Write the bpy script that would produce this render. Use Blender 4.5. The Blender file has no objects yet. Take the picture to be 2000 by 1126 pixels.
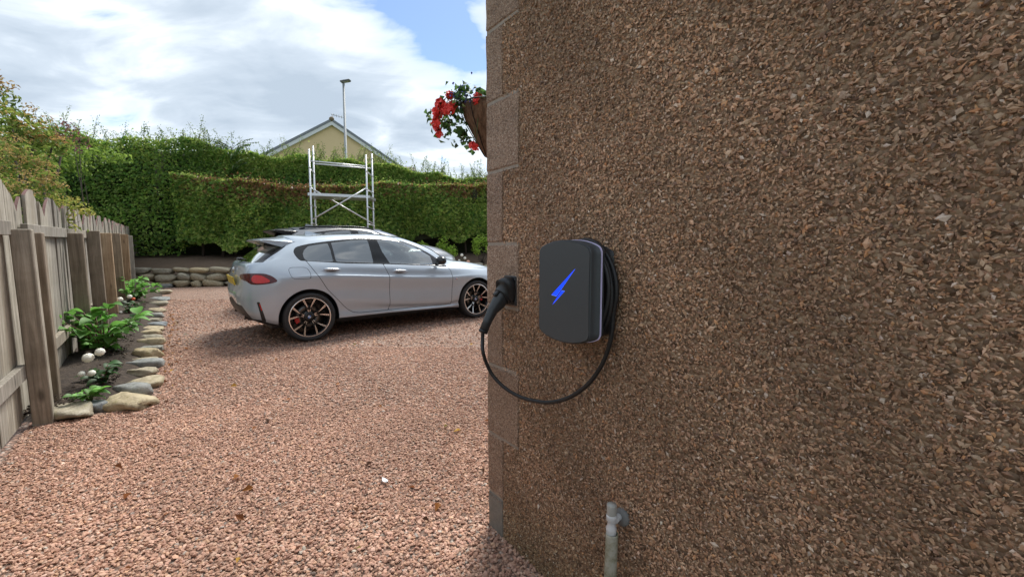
import bpy, bmesh, math, random
import numpy as np
from mathutils import Vector, Matrix
rnd = random.Random(7)
rng = np.random.default_rng(7)
scn = bpy.context.scene
COL = scn.collection
R = math.radians

# ------------------------------------------------------------------ camera
CAM_H = 1.32
cam_data = bpy.data.cameras.new('camera')
cam_data.sensor_width = 36.0
cam_data.lens = 36.0 * 830 / 2000
cam_data.clip_start = 0.02
cam_data.clip_end = 3000
cam = bpy.data.objects.new('camera', cam_data)
cam.location = (0, 0, CAM_H)
cam.rotation_euler = (R(90 - 5.0), 0, 0)
COL.objects.link(cam)
scn.camera = cam

# ------------------------------------------------------------------ sky, sun, exposure
SUN_ELEV = 58.0
SUN_AZ = 16.0            # clockwise from +Y: to the right, behind the house
world = bpy.data.worlds.new('World')
scn.world = world
world.use_nodes = True
wn, wl = world.node_tree.nodes, world.node_tree.links
wn.clear()
def WN(t, **kw):
    n = wn.new(t)
    for k, v in kw.items(): setattr(n, k, v)
    return n
def wmath(op, a, b=None, c=None, clamp=False):
    n = WN('ShaderNodeMath', operation=op); n.use_clamp = clamp
    for i, v in enumerate((a, b, c)):
        if v is None: continue
        if isinstance(v, (int, float)): n.inputs[i].default_value = v
        else: wl.new(v, n.inputs[i])
    return n.outputs[0]
w_out = WN('ShaderNodeOutputWorld')
tc = WN('ShaderNodeTexCoord')
sepd = WN('ShaderNodeSeparateXYZ'); wl.new(tc.outputs['Generated'], sepd.inputs[0])
zc = wmath('ADD', wmath('MAXIMUM', sepd.outputs[2], 0.0), 0.22)
cp = WN('ShaderNodeCombineXYZ')
wl.new(wmath('DIVIDE', sepd.outputs[0], zc), cp.inputs[0])
wl.new(wmath('DIVIDE', sepd.outputs[1], zc), cp.inputs[1])
cmap = WN('ShaderNodeMapping'); wl.new(cp.outputs[0], cmap.inputs[0])
cmap.inputs['Rotation'].default_value = (0, 0, R(-24)); cmap.inputs['Scale'].default_value = (0.62, 1.0, 1)
cmap.inputs['Location'].default_value = (3.2, 1.4, 0)
n1 = WN('ShaderNodeTexNoise'); wl.new(cmap.outputs[0], n1.inputs['Vector'])
n1.inputs['Scale'].default_value = 1.5; n1.inputs['Detail'].default_value = 9; n1.inputs['Roughness'].default_value = .52
n1.inputs['Distortion'].default_value = .35
n2 = WN('ShaderNodeTexNoise'); wl.new(cmap.outputs[0], n2.inputs['Vector'])
n2.inputs['Scale'].default_value = 4.2; n2.inputs['Detail'].default_value = 8; n2.inputs['Roughness'].default_value = .55
n2.inputs['Distortion'].default_value = .5
def dir_of(u, v):
    a, b = (u - 1000) / 830, (563 - v) / 830
    d = Vector((a, math.cos(R(5)) + b * math.sin(R(5)), -math.sin(R(5)) + b * math.cos(R(5))))
    return d.normalized()
n3 = WN('ShaderNodeTexNoise'); wl.new(cmap.outputs[0], n3.inputs['Vector'])
n3.inputs['Scale'].default_value = 2.1; n3.inputs['Detail'].default_value = 6; n3.inputs['Roughness'].default_value = .5; n3.inputs['Distortion'].default_value = .8
n2c = wmath('SUBTRACT', n2.outputs['Fac'], .5); n3c = wmath('SUBTRACT', n3.outputs['Fac'], .5)
def lobe(u, v, wid):
    dp = WN('ShaderNodeVectorMath', operation='DOT_PRODUCT')
    wl.new(tc.outputs['Generated'], dp.inputs[0]); dp.inputs[1].default_value = dir_of(u, v)
    return wmath('EXPONENT', wmath('MULTIPLY', wmath('SUBTRACT', dp.outputs['Value'], 1.0), 1.0 / (1 - math.cos(R(wid)))))
dens = n1.outputs['Fac']
# breaks between the cloud banks, and the thick grey banks (photograph direction, half-width in degrees, amount)
for (u, v, wid, amt) in ((890, 70, 5.5, -.17), (850, 55, 4, -.10), (945, 125, 4.5, -.12), (720, 12, 4.0, -.13), (610, 0, 3.0, -.14), (225, 243, 3.0, -.16), (280, 236, 2.2, -.10),
                         (120, 5, 3, -.04), (190, 32, 2.4, -.08), (265, 62, 2.2, -.13), (345, 84, 2.2, -.13), (425, 100, 2.4, -.10), (930, 40, 4, .06),
                         (450, 160, 10, .12), (120, 140, 10, .12), (640, 160, 9, .10), (300, 150, 9, .08), (560, 60, 7, .06)):
    dens = wmath('ADD', dens, wmath('MULTIPLY', lobe(u, v, wid), amt))
dens = wmath('ADD', wmath('ADD', dens, wmath('MULTIPLY', n2c, .78)), wmath('MULTIPLY', n3c, .46))
def ramp(inp, stops):
    n = WN('ShaderNodeValToRGB'); wl.new(inp, n.inputs[0])
    e = n.color_ramp.elements
    while len(e) < len(stops): e.new(.5)
    for i, (p, c) in enumerate(stops):
        e[i].position = p; e[i].color = (*c, 1) if len(c) == 3 else c
    return n.outputs['Color']
cover = ramp(dens, [(.28, (0, 0, 0)), (.36, (.45, .45, .45)), (.46, (1, 1, 1))])
shade_in = wmath('ADD', dens, wmath('ADD', wmath('MULTIPLY', n3c, .30), wmath('MULTIPLY', n2c, .10)))
cloud = ramp(shade_in, [(.29, (.80, .81, .83)), (.38, (.645, .68, .715)), (.47, (.495, .548, .60)), (.59, (.385, .442, .508)), (.80, (.30, .357, .425))])
sky = WN('ShaderNodeTexSky'); sky.sky_type = 'NISHITA'; sky.sun_disc = False
sky.sun_elevation = R(SUN_ELEV); sky.sun_rotation = R(SUN_AZ)
sky.air_density = 1.0; sky.dust_density = .4; sky.ozone_density = 3.0
bg_sky = WN('ShaderNodeBackground'); wl.new(sky.outputs[0], bg_sky.inputs[0]); bg_sky.inputs[1].default_value = .062
bg_cl = WN('ShaderNodeBackground'); wl.new(cloud, bg_cl.inputs[0]); bg_cl.inputs[1].default_value = .635
mixw = WN('ShaderNodeMixShader'); wl.new(cover, mixw.inputs[0]); wl.new(bg_sky.outputs[0], mixw.inputs[1]); wl.new(bg_cl.outputs[0], mixw.inputs[2])
wl.new(mixw.outputs[0], w_out.inputs[0])

sun_data = bpy.data.lights.new('sun', 'SUN')
sun_data.energy = 1.7; sun_data.angle = R(20.0); sun_data.color = (1.0, .95, .87)
sun = bpy.data.objects.new('sun', sun_data); COL.objects.link(sun)
sd = Vector((math.sin(R(SUN_AZ)) * math.cos(R(SUN_ELEV)), math.cos(R(SUN_AZ)) * math.cos(R(SUN_ELEV)), math.sin(R(SUN_ELEV))))
sun.rotation_euler = sd.to_track_quat('Z', 'Y').to_euler()
sun.location = sd * 60

scn.view_settings.view_transform = 'Standard'
scn.view_settings.look = 'None'
scn.view_settings.gamma = 1
scn.view_settings.use_curve_mapping = False
scn.view_settings.exposure = 1.56
scn.render.engine = 'CYCLES'
scn.cycles.max_bounces = 8
scn.cycles.transparent_max_bounces = 12

# ------------------------------------------------------------------ materials
class Mat:
    def __init__(s, name):
        s.m = bpy.data.materials.new(name); s.m.use_nodes = True
        s.t = s.m.node_tree; s.n = s.t.nodes; s.l = s.t.links
        s.b = s.n['Principled BSDF']; s.out = s.n['Material Output']
        s._tc = None
    def node(s, t, **kw):
        n = s.n.new(t)
        for k, v in kw.items(): setattr(n, k, v)
        return n
    def coord(s, kind='Object', scale=(1, 1, 1)):
        if s._tc is None: s._tc = s.node('ShaderNodeTexCoord')
        m = s.node('ShaderNodeMapping'); m.inputs['Scale'].default_value = scale
        s.l.new(s._tc.outputs[kind], m.inputs[0]); return m.outputs[0]
    def noise(s, vec, scale, detail=4, rough=.55, dist=0):
        n = s.node('ShaderNodeTexNoise'); s.l.new(vec, n.inputs['Vector'])
        n.inputs['Scale'].default_value = scale; n.inputs['Detail'].default_value = detail
        n.inputs['Roughness'].default_value = rough; n.inputs['Distortion'].default_value = dist
        return n.outputs['Fac']
    def voro(s, vec, scale, feature='F1', out='Distance', rand=1.0):
        n = s.node('ShaderNodeTexVoronoi', feature=feature); s.l.new(vec, n.inputs['Vector'])
        n.inputs['Scale'].default_value = scale; n.inputs['Randomness'].default_value = rand
        return n.outputs[out]
    def ramp(s, inp, stops, interp='LINEAR'):
        n = s.node('ShaderNodeValToRGB'); s.l.new(inp, n.inputs[0]); n.color_ramp.interpolation = interp
        e = n.color_ramp.elements
        while len(e) < len(stops): e.new(.5)
        for i, (p, c) in enumerate(stops):
            e[i].position = p; e[i].color = (c, c, c, 1) if isinstance(c, (int, float)) else (*c, 1)
        return n.outputs['Color']
    def mix(s, fac, a, b, mode='MIX'):
        n = s.node('ShaderNodeMix', data_type='RGBA', blend_type=mode)
        for idx, v in ((0, fac), (6, a), (7, b)):
            if isinstance(v, (int, float)): n.inputs[idx].default_value = v if idx == 0 else (v, v, v, 1)
            elif isinstance(v, tuple): n.inputs[idx].default_value = (*v, 1)
            else: s.l.new(v, n.inputs[idx])
        return n.outputs[2]
    def math(s, op, a, b=0.0, clamp=False):
        n = s.node('ShaderNodeMath', operation=op); n.use_clamp = clamp
        for i, v in enumerate((a, b)):
            if isinstance(v, (int, float)): n.inputs[i].default_value = v
            else: s.l.new(v, n.inputs[i])
        return n.outputs[0]
    def attr(s, name):
        n = s.node('ShaderNodeAttribute'); n.attribute_name = name; return n.outputs['Color']
    def orand(s):
        return s.node('ShaderNodeObjectInfo').outputs['Random']
    def set(s, **kw):
        for k, v in kw.items():
            i = s.b.inputs[k.replace('_', ' ')]
            if hasattr(v, 'is_output'): s.l.new(v, i)
            elif isinstance(v, tuple) and len(v) == 3: i.default_value = (*v, 1)
            else: i.default_value = v
        return s
    def bump(s, h, strength=.5, dist=.01):
        n = s.node('ShaderNodeBump'); n.inputs['Strength'].default_value = strength; n.inputs['Distance'].default_value = dist
        s.l.new(h, n.inputs['Height']); s.l.new(n.outputs[0], s.b.inputs['Normal']); return s
def simple(name, col, rough=.5, metal=0.0, var=.12, scale=18, bump=0.0, **kw):
    m = Mat(name); v = m.coord()
    nz = m.noise(v, scale, 5)
    m.set(Base_Color=m.mix(nz, tuple(c * (1 - var) for c in col), tuple(min(1, c * (1 + var)) for c in col)), Metallic=metal,
          Roughness=m.math('ADD', m.math('MULTIPLY', m.noise(v, scale * 2.3, 3), .16), rough - .08), **kw)
    if bump: m.bump(m.noise(v, scale * 6, 5), bump, .004)
    return m.m

def leaf_mat(name, transl=.30, rough=.45):
    m = Mat(name)
    c = m.attr('col')
    m.set(Base_Color=c, Roughness=rough)
    m.b.inputs['Specular IOR Level'].default_value = .35
    tr = m.node('ShaderNodeBsdfTranslucent')
    hs = m.node('ShaderNodeHueSaturation'); hs.inputs['Value'].default_value = 1.5; hs.inputs['Hue'].default_value = .49; m.l.new(c, hs.inputs['Color'])
    m.l.new(hs.outputs[0], tr.inputs[0])
    mx = m.node('ShaderNodeMixShader'); mx.inputs[0].default_value = transl
    m.l.new(m.b.outputs[0], mx.inputs[1]); m.l.new(tr.outputs[0], mx.inputs[2]); m.l.new(mx.outputs[0], m.out.inputs[0])
    return m.m
M = {}
M['leaf'] = leaf_mat('leaf', .42)
M['petal'] = leaf_mat('petal', .35, .6)
def attr_mat(name, rough=.8, bumps=120, amp=.25):
    m = Mat(name); v = m.coord()
    nz = m.noise(v, bumps, 3)
    m.set(Base_Color=m.mix(m.math('MULTIPLY', nz, amp * 2), m.attr('col'), m.mix(1.0, m.attr('col'), .55, 'MULTIPLY')), Roughness=rough)
    m.b.inputs['Specular IOR Level'].default_value = .3
    return m.m
M['chip'] = attr_mat('stone_chip', .72)
M['wallchip'] = attr_mat('wall_chip', .46, 260)

def gravel_mat():
    m = Mat('gravel_bed'); v = m.coord()
    warp = m.node('ShaderNodeVectorMath', operation='ADD'); m.l.new(v, warp.inputs[0])
    cc = m.voro(v, 46, 'F1', 'Color'); f1 = m.voro(v, 46)
    sep = m.node('ShaderNodeSeparateColor'); m.l.new(cc, sep.inputs[0])
    base = m.ramp(sep.outputs[0], [(0, (.28, .165, .115)), (.3, (.41, .25, .182)), (.6, (.50, .32, .24)), (.85, (.56, .39, .305)), (1, (.48, .42, .36))])
    big = m.noise(v, .9, 5)
    base = m.mix(m.math('MULTIPLY', big, .5), base, m.mix(1.0, base, (.80, .74, .70), 'MULTIPLY'))
    edge = m.ramp(f1, [(.25, 1.0), (.62, .35)])
    m.set(Base_Color=m.mix(1.0, base, edge, 'MULTIPLY'), Roughness=.85)
    h = m.math('ADD', m.math('SUBTRACT', 1.0, f1), m.math('MULTIPLY', m.noise(v, 130, 3), .3))
    m.bump(h, 1.0, .016); return m.m
M['gravel'] = gravel_mat()

def soil_mat():
    m = Mat('soil'); v = m.coord()
    m.set(Base_Color=m.ramp(m.noise(v, 22, 8, .7), [(.3, (.022, .016, .012)), (.55, (.062, .045, .033)), (.75, (.13, .10, .075))]), Roughness=.95)
    m.bump(m.noise(v, 30, 8, .7), 1.0, .03); return m.m
M['soil'] = soil_mat()
M['bank'] = simple('lit_bank_soil', (.135, .092, .062), .95, 0, .45, 14, .9)  # lighter than the bed soil: light falling on the bank is in its colour
def grass_mat():
    m = Mat('rough_grass'); v = m.coord()
    m.set(Base_Color=m.ramp(m.noise(v, 3, 8, .7), [(.3, (.04, .07, .02)), (.6, (.08, .12, .035)), (.8, (.13, .14, .06))]), Roughness=.95)
    m.bump(m.noise(v, 20, 6, .7), .8, .05); return m.m
M['grass'] = grass_mat()

def wall_mat():
    m = Mat('pebbledash_bed'); v = m.coord()
    cc = m.voro(v, 95, 'F1', 'Color'); f1 = m.voro(v, 95)
    sep = m.node('ShaderNodeSeparateColor'); m.l.new(cc, sep.inputs[0])
    base = m.ramp(sep.outputs[0], [(0, (.16, .102, .064)), (.4, (.28, .18, .112)), (.7, (.37, .245, .152)), (1, (.45, .32, .21))])
    m.set(Base_Color=m.mix(m.math('MULTIPLY', m.noise(v, 2.2, 6), .6), base, m.mix(1.0, base, (.72, .66, .6), 'MULTIPLY')), Roughness=.85)
    m.bump(m.math('SUBTRACT', 1.0, f1), 1.0, .01); return m.m
M['wall'] = wall_mat()
def quoin_mat():
    m = Mat('quoin_render'); v = m.coord()
    cc = m.voro(v, 210, 'F1', 'Color'); f1 = m.voro(v, 210)
    sep = m.node('ShaderNodeSeparateColor'); m.l.new(cc, sep.inputs[0])
    base = m.ramp(sep.outputs[0], [(0, (.20, .128, .086)), (.45, (.355, .238, .165)), (.8, (.46, .320, .232)), (1, (.54, .43, .34))])
    r = m.orand()
    base = m.mix(m.math('MULTIPLY', r, .5), base, m.mix(1.0, base, (.78, .72, .66), 'MULTIPLY'))
    st = m.ramp(m.noise(v, 5, 6, .6), [(.35, (.7, .66, .62)), (.6, (1, 1, 1))])
    m.set(Base_Color=m.mix(.7, base, st, 'MULTIPLY'), Roughness=.85)
    m.bump(m.math('ADD', m.math('SUBTRACT', 1.0, f1), m.math('MULTIPLY', m.noise(v, 380, 3), .5)), .9, .004); return m.m
M['quoin'] = quoin_mat()
M['mortar'] = simple('mortar', (.33, .275, .225), .9, 0, .35, 45, .9)
M['cement'] = simple('cement_base', (.20, .185, .16), .9, 0, .35, 40, .9)

def wood_mat(name, a, b, c, seed=0.0):
    m = Mat(name)
    oi = m.node('ShaderNodeObjectInfo')
    va = m.node('ShaderNodeVectorMath', operation='ADD')
    sc = m.node('ShaderNodeVectorMath', operation='SCALE'); m.l.new(oi.outputs['Location'], sc.inputs[0]); sc.inputs['Scale'].default_value = 3.7
    m.l.new(m.coord('Object', (38, 38, 2.2)), va.inputs[0]); m.l.new(sc.outputs[0], va.inputs[1])
    g = m.noise(va.outputs[0], 1.0, 8, .62, .6)
    col = m.ramp(g, [(.28, a), (.52, b), (.74, c)])
    v = m.coord('Object', (1, 1, 1))
    dirt = m.ramp(m.noise(v, 3.0, 6, .65), [(.35, (.62, .60, .55)), (.6, (1, 1, 1))])
    col = m.mix(.8, col, dirt, 'MULTIPLY')
    tint = m.ramp(oi.outputs['Random'], [(0, (.66, .63, .60)), (.35, (.95, .92, .88)), (.7, (1.12, 1.08, 1.0)), (1, (.84, .76, .66))])
    col = m.mix(1.0, col, tint, 'MULTIPLY')
    # knots
    kv = m.node('ShaderNodeVectorMath', operation='ADD'); m.l.new(m.coord('Object', (7, 7, 2.4)), kv.inputs[0]); m.l.new(sc.outputs[0], kv.inputs[1])
    k = m.ramp(m.voro(kv.outputs[0], 1.0), [(.06, .25), (.16, 1.0)])
    m.set(Base_Color=m.mix(.8, col, k, 'MULTIPLY'), Roughness=.85)
    m.bump(g, .5, .004); return m.m
M['wood'] = wood_mat('weathered_wood', (.17, .156, .135), (.34, .322, .288), (.50, .482, .445))
M['wood_post'] = wood_mat('post_wood', (.19, .155, .118), (.34, .285, .22), (.48, .41, .33))
M['wood_orange'] = wood_mat('newer_wood', (.23, .155, .09), (.37, .265, .175), (.48, .38, .265))
M['redpaint'] = simple('flaking_red_paint', (.125, .062, .055), .85, 0, .6, 60)
def rock_mat(name, a, b, c):
    m = Mat(name); v = m.coord()
    oi = m.node('ShaderNodeObjectInfo')
    col = m.ramp(m.noise(v, 9, 9, .68, .5), [(.3, a), (.5, b), (.72, c)])
    tint = m.ramp(oi.outputs['Random'], [(0, (.72, .76, .82)), (.4, (1, .97, .9)), (.7, (1.15, 1.05, .86)), (1, (.9, .9, .9))])
    lich = m.ramp(m.noise(v, 26, 5, .7), [(.55, (1, 1, 1)), (.68, (.82, .86, .68))])
    m.set(Base_Color=m.mix(1.0, m.mix(1.0, col, tint, 'MULTIPLY'), lich, 'MULTIPLY'), Roughness=.9)
    m.bump(m.math('ADD', m.noise(v, 14, 8, .7), m.math('MULTIPLY', m.noise(v, 80, 4), .3)), .8, .02); return m.m
M['rock'] = rock_mat('field_stone', (.19, .165, .12), (.37, .33, .25), (.50, .46, .37))
M['rock_blue'] = rock_mat('slate_stone', (.13, .14, .14), (.24, .255, .26), (.36, .375, .38))
M['alu'] = simple('aluminium', (.62, .63, .64), .38, .85, .12, 40)
M['bark'] = simple('bark', (.055, .042, .032), .95, 0, .4, 30, .8)
M['twigcore'] = simple('hedge_twigs', (.026, .030, .014), 1.0, 0, .5, 9)
M['blackplastic'] = simple('black_plastic', (.016, .017, .019), .42, 0, .15, 90, .12)
M['rubber'] = simple('cable_rubber', (.012, .012, .013), .5, 0, .2, 60)
M['tyre'] = simple('tyre_rubber', (.020, .020, .021), .72, 0, .2, 50)

# ------------------------------------------------------------------ mesh helpers
def link(o, parent=None):
    COL.objects.link(o)
    if parent is not None: o.parent = parent
    return o
def tag(o, label=None, cat=None, group=None, kind=None):
    if label: o['label'] = label
    if cat: o['category'] = cat
    if group: o['group'] = group
    if kind: o['kind'] = kind
    return o
def empty(name, loc=(0, 0, 0), rz=0.0, parent=None):
    o = bpy.data.objects.new(name, None); o.empty_display_size = .1
    o.location = loc; o.rotation_euler = (0, 0, rz)
    return link(o, parent)
class MB:
    """collects shapes, then links them as ONE mesh object"""
    def __init__(s): s.v = []; s.f = []; s.mi = []; s.sm = []
    def add(s, vs, fs, mi=0, smooth=False):
        o = len(s.v); s.v += [tuple(map(float, p)) for p in vs]
        for f in fs: s.f.append(tuple(i + o for i in f)); s.mi.append(mi); s.sm.append(smooth)
        return s
    def box(s, c, size, mi=0, rot=None, bev=0.0):
        cx, cy, cz = c; hx, hy, hz = size[0] / 2, size[1] / 2, size[2] / 2
        if bev <= 0:
            vs = [(x, y, z) for z in (-hz, hz) for y in (-hy, hy) for x in (-hx, hx)]
            fs = [(0, 2, 3, 1), (4, 5, 7, 6), (0, 1, 5, 4), (2, 6, 7, 3), (0, 4, 6, 2), (1, 3, 7, 5)]
        else:
            b = min(bev, hx * .9, hy * .9, hz * .9); vs = []; fs = []
            idx = {}
            for sx in (-1, 1):
                for sy in (-1, 1):
                    for sz in (-1, 1):
                        for ax in range(3):
                            p = [sx * (hx - b), sy * (hy - b), sz * (hz - b)]; p[ax] = (sx * hx, sy * hy, sz * hz)[ax]
                            idx[(sx, sy, sz, ax)] = len(vs); vs.append(tuple(p))
            S = (-1, 1)
            for ax in range(3):
                o1, o2 = [(1, 2), (0, 2), (0, 1)][ax]
                for sg in S:
                    q = []
                    for (a, b2) in ((-1, -1), (1, -1), (1, 1), (-1, 1)):
                        k = [0, 0, 0]; k[ax] = sg; k[o1] = a; k[o2] = b2; q.append(idx[(*k, ax)])
                    fs.append(tuple(q))
            for ax in range(3):
                o1, o2 = [(1, 2), (0, 2), (0, 1)][ax]
                for a in S:
                    for b2 in S:
                        q = []
                        for (e, w) in ((-1, o1), (1, o1), (1, o2), (-1, o2)):
                            k = [0, 0, 0]; k[ax] = e; k[o1] = a; k[o2] = b2; q.append(idx[(*k, w)])
                        fs.append(tuple(q))
            for sx in S:
                for sy in S:
                    for sz in S: fs.append(tuple(idx[(sx, sy, sz, a)] for a in range(3)))
        if rot is not None: vs = [tuple(rot @ Vector(p)) for p in vs]
        return s.add([(p[0] + cx, p[1] + cy, p[2] + cz) for p in vs], fs, mi)
    def tube(s, pts, r, n=10, mi=0, cap=True, smooth=True):
        pts = [Vector(p) for p in pts]; k = len(pts)
        rs = r if hasattr(r, '__len__') else [r] * k
        vs = []; fs = []; up = None
        for i, p in enumerate(pts):
            t = (pts[min(i + 1, k - 1)] - pts[max(i - 1, 0)]).normalized()
            if up is None:
                up = Vector((0, 0, 1)) if abs(t.z) < .9 else Vector((1, 0, 0))
            a = t.cross(up).normalized(); b = a.cross(t).normalized(); up = b
            for j in range(n):
                th = 2 * math.pi * j / n
                vs.append(p + (a * math.cos(th) + b * math.sin(th)) * rs[i])
        for i in range(k - 1):
            for j in range(n):
                fs.append((i * n + j, i * n + (j + 1) % n, (i + 1) * n + (j + 1) % n, (i + 1) * n + j))
        s.add(vs, fs, mi, smooth)
        if cap:
            o = len(s.v) - k * n
            s.f.append(tuple(o + j for j in reversed(range(n)))); s.mi.append(mi); s.sm.append(False)
            s.f.append(tuple(o + (k - 1) * n + j for j in range(n))); s.mi.append(mi); s.sm.append(False)
        return s
    def lathe(s, prof, origin=(0, 0, 0), axis='Z', n=32, mi=0, smooth=True, closed=False):
        """prof: list of (radius, height along axis)"""
        vs = []; fs = []; k = len(prof)
        for (r, h) in prof:
            for j in range(n):
                th = 2 * math.pi * j / n; c, d = r * math.cos(th), r * math.sin(th)
                p = {'Z': (c, d, h), 'Y': (c, h, d), 'X': (h, c, d)}[axis]
                vs.append((p[0] + origin[0], p[1] + origin[1], p[2] + origin[2]))
        for i in range(k - 1 + (1 if closed else 0)):
            a = i; b = (i + 1) % k
            for j in range(n):
                fs.append((a * n + j, a * n + (j + 1) % n, b * n + (j + 1) % n, b * n + j))
        return s.add(vs, fs, mi, smooth)
    def prism(s, poly, d0, d1, frame, mi=0, smooth=False):
        """poly: 2D points; frame(u, v, d) -> 3D"""
        n = len(poly)
        vs = [frame(u, v, d0) for u, v in poly] + [frame(u, v, d1) for u, v in poly]
        fs = [tuple(range(n - 1, -1, -1)), tuple(range(n, 2 * n))] + [(i, (i + 1) % n, n + (i + 1) % n, n + i) for i in range(n)]
        return s.add(vs, fs, mi, smooth)
    def ball(s, c, rad, nu=12, nv=8, mi=0):
        rx, ry, rz = rad if hasattr(rad, '__len__') else (rad,) * 3
        vs = [(c[0], c[1], c[2] - rz)]
        for i in range(1, nv):
            ph = -math.pi / 2 + math.pi * i / nv
            for j in range(nu):
                th = 2 * math.pi * j / nu
                vs.append((c[0] + rx * math.cos(ph) * math.cos(th), c[1] + ry * math.cos(ph) * math.sin(th), c[2] + rz * math.sin(ph)))
        vs.append((c[0], c[1], c[2] + rz)); L = len(vs) - 1
        fs = [(0, 1 + (j + 1) % nu, 1 + j) for j in range(nu)]
        for i in range(nv - 2):
            for j in range(nu):
                a = 1 + i * nu; b = a + nu
                fs.append((a + j, a + (j + 1) % nu, b + (j + 1) % nu, b + j))
        a = 1 + (nv - 2) * nu
        fs += [(a + j, a + (j + 1) % nu, L) for j in range(nu)]
        return s.add(vs, fs, mi, True)
    def mesh(s, name, mats):
        me = bpy.data.meshes.new(name); me.from_pydata(s.v, [], s.f)
        for m in (mats if isinstance(mats, (list, tuple)) else [mats]): me.materials.append(m)
        me.polygons.foreach_set('material_index', s.mi); me.polygons.foreach_set('use_smooth', s.sm)
        me.update(); return me
    def build(s, name, mats, parent=None, loc=None, outward=False):
        me = s.mesh(name, mats)
        if outward:
            b_ = bmesh.new(); b_.from_mesh(me); bmesh.ops.recalc_face_normals(b_, faces=b_.faces[:]); b_.to_mesh(me); b_.free()
        o = bpy.data.objects.new(name, me)
        if loc is not None: o.location = loc
        return link(o, parent)

def big_mesh(name, V, F, cols, mat, per):
    """V (n,3), F (m,k) numpy arrays, cols (items,3) one colour per item of `per` vertices"""
    me = bpy.data.meshes.new(name)
    n, (m, k) = len(V), F.shape
    me.vertices.add(n); me.vertices.foreach_set('co', V.astype(np.float32).ravel())
    me.loops.add(m * k); me.loops.foreach_set('vertex_index', F.astype(np.int32).ravel())
    me.polygons.add(m); me.polygons.foreach_set('loop_start', np.arange(0, m * k, k, dtype=np.int32))
    me.update(calc_edges=True); me.shade_flat()
    a = me.attributes.new('col', 'FLOAT_COLOR', 'POINT')
    c = np.ones((n, 4), np.float32); c[:, :3] = np.repeat(cols, per, 0); a.data.foreach_set('color', c.ravel())
    me.materials.append(mat); return me
def mesh_obj(name, me, parent=None): return link(bpy.data.objects.new(name, me), parent)

def norm(a): return a / np.maximum(np.linalg.norm(a, axis=-1, keepdims=True), 1e-9)
def leaf_arrays(P, N, size, aspect=.55, fold=.18, direction=None):
    """rhombic folded leaves: 4 verts, 2 tris each"""
    n = len(P); N = norm(N)
    D = rng.normal(size=(n, 3)) if direction is None else direction
    D = D - (D * N).sum(1, keepdims=True) * N; D = norm(D); S = np.cross(N, D)
    s = np.asarray(size).reshape(-1, 1) * np.ones((n, 1)); a = s * aspect * .5
    V = np.stack([P - D * s * .5, P + S * a + N * s * fold - D * s * .05, P + D * s * .5 - N * s * fold * .6, P - S * a + N * s * fold - D * s * .05], 1).reshape(-1, 3)
    i = np.arange(n)[:, None] * 4
    F = np.concatenate([i + np.array([[0, 2, 1]]), i + np.array([[0, 3, 2]])], 1).reshape(-1, 3)
    return V, F
def foliage(name, P, N, size, cols, parent=None, mat=None, aspect=.55, fold=.18, direction=None, stuff=True):
    V, F = leaf_arrays(np.asarray(P), np.asarray(N), size, aspect, fold, direction)
    o = mesh_obj(name, big_mesh(name, V, F, np.asarray(cols), mat or M['leaf'], 4), parent)
    if stuff: o['kind'] = 'stuff'
    return o
_phi = (1 + 5 ** .5) / 2
ICO_V = norm(np.array([(-1, _phi, 0), (1, _phi, 0), (-1, -_phi, 0), (1, -_phi, 0), (0, -1, _phi), (0, 1, _phi), (0, -1, -_phi), (0, 1, -_phi), (_phi, 0, -1), (_phi, 0, 1), (-_phi, 0, -1), (-_phi, 0, 1)], float))
ICO_F = np.array([(0, 11, 5), (0, 5, 1), (0, 1, 7), (0, 7, 10), (0, 10, 11), (1, 5, 9), (5, 11, 4), (11, 10, 2), (10, 7, 6), (7, 1, 8), (3, 9, 4), (3, 4, 2), (3, 2, 6), (3, 6, 8), (3, 8, 9), (4, 9, 5), (2, 4, 11), (6, 2, 10), (8, 6, 7), (9, 8, 1)])
OCT_V = np.array([(1, 0, 0), (-1, 0, 0), (0, 1, 0), (0, -1, 0), (0, 0, 1), (0, 0, -1)], float)
OCT_F = np.array([(0, 2, 4), (2, 1, 4), (1, 3, 4), (3, 0, 4), (2, 0, 5), (1, 2, 5), (3, 1, 5), (0, 3, 5)])
def rand_rot(n, tilt):
    """rotations: random spin about z, then a random tilt of the given spread (radians)"""
    a = rng.uniform(0, 2 * np.pi, n); t = rng.normal(0, tilt, n); b = rng.uniform(0, 2 * np.pi, n)
    ca, sa = np.cos(a), np.sin(a)
    Rz = np.zeros((n, 3, 3)); Rz[:, 0, 0] = ca; Rz[:, 0, 1] = -sa; Rz[:, 1, 0] = sa; Rz[:, 1, 1] = ca; Rz[:, 2, 2] = 1
    ax = np.stack([np.cos(b), np.sin(b), 0 * b], 1); K = np.zeros((n, 3, 3))
    K[:, 0, 1] = -ax[:, 2]; K[:, 0, 2] = ax[:, 1]; K[:, 1, 0] = ax[:, 2]; K[:, 1, 2] = -ax[:, 0]; K[:, 2, 0] = -ax[:, 1]; K[:, 2, 1] = ax[:, 0]
    Rt = np.eye(3) + np.sin(t)[:, None, None] * K + (1 - np.cos(t))[:, None, None] * (K @ K)
    return Rt @ Rz
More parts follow.
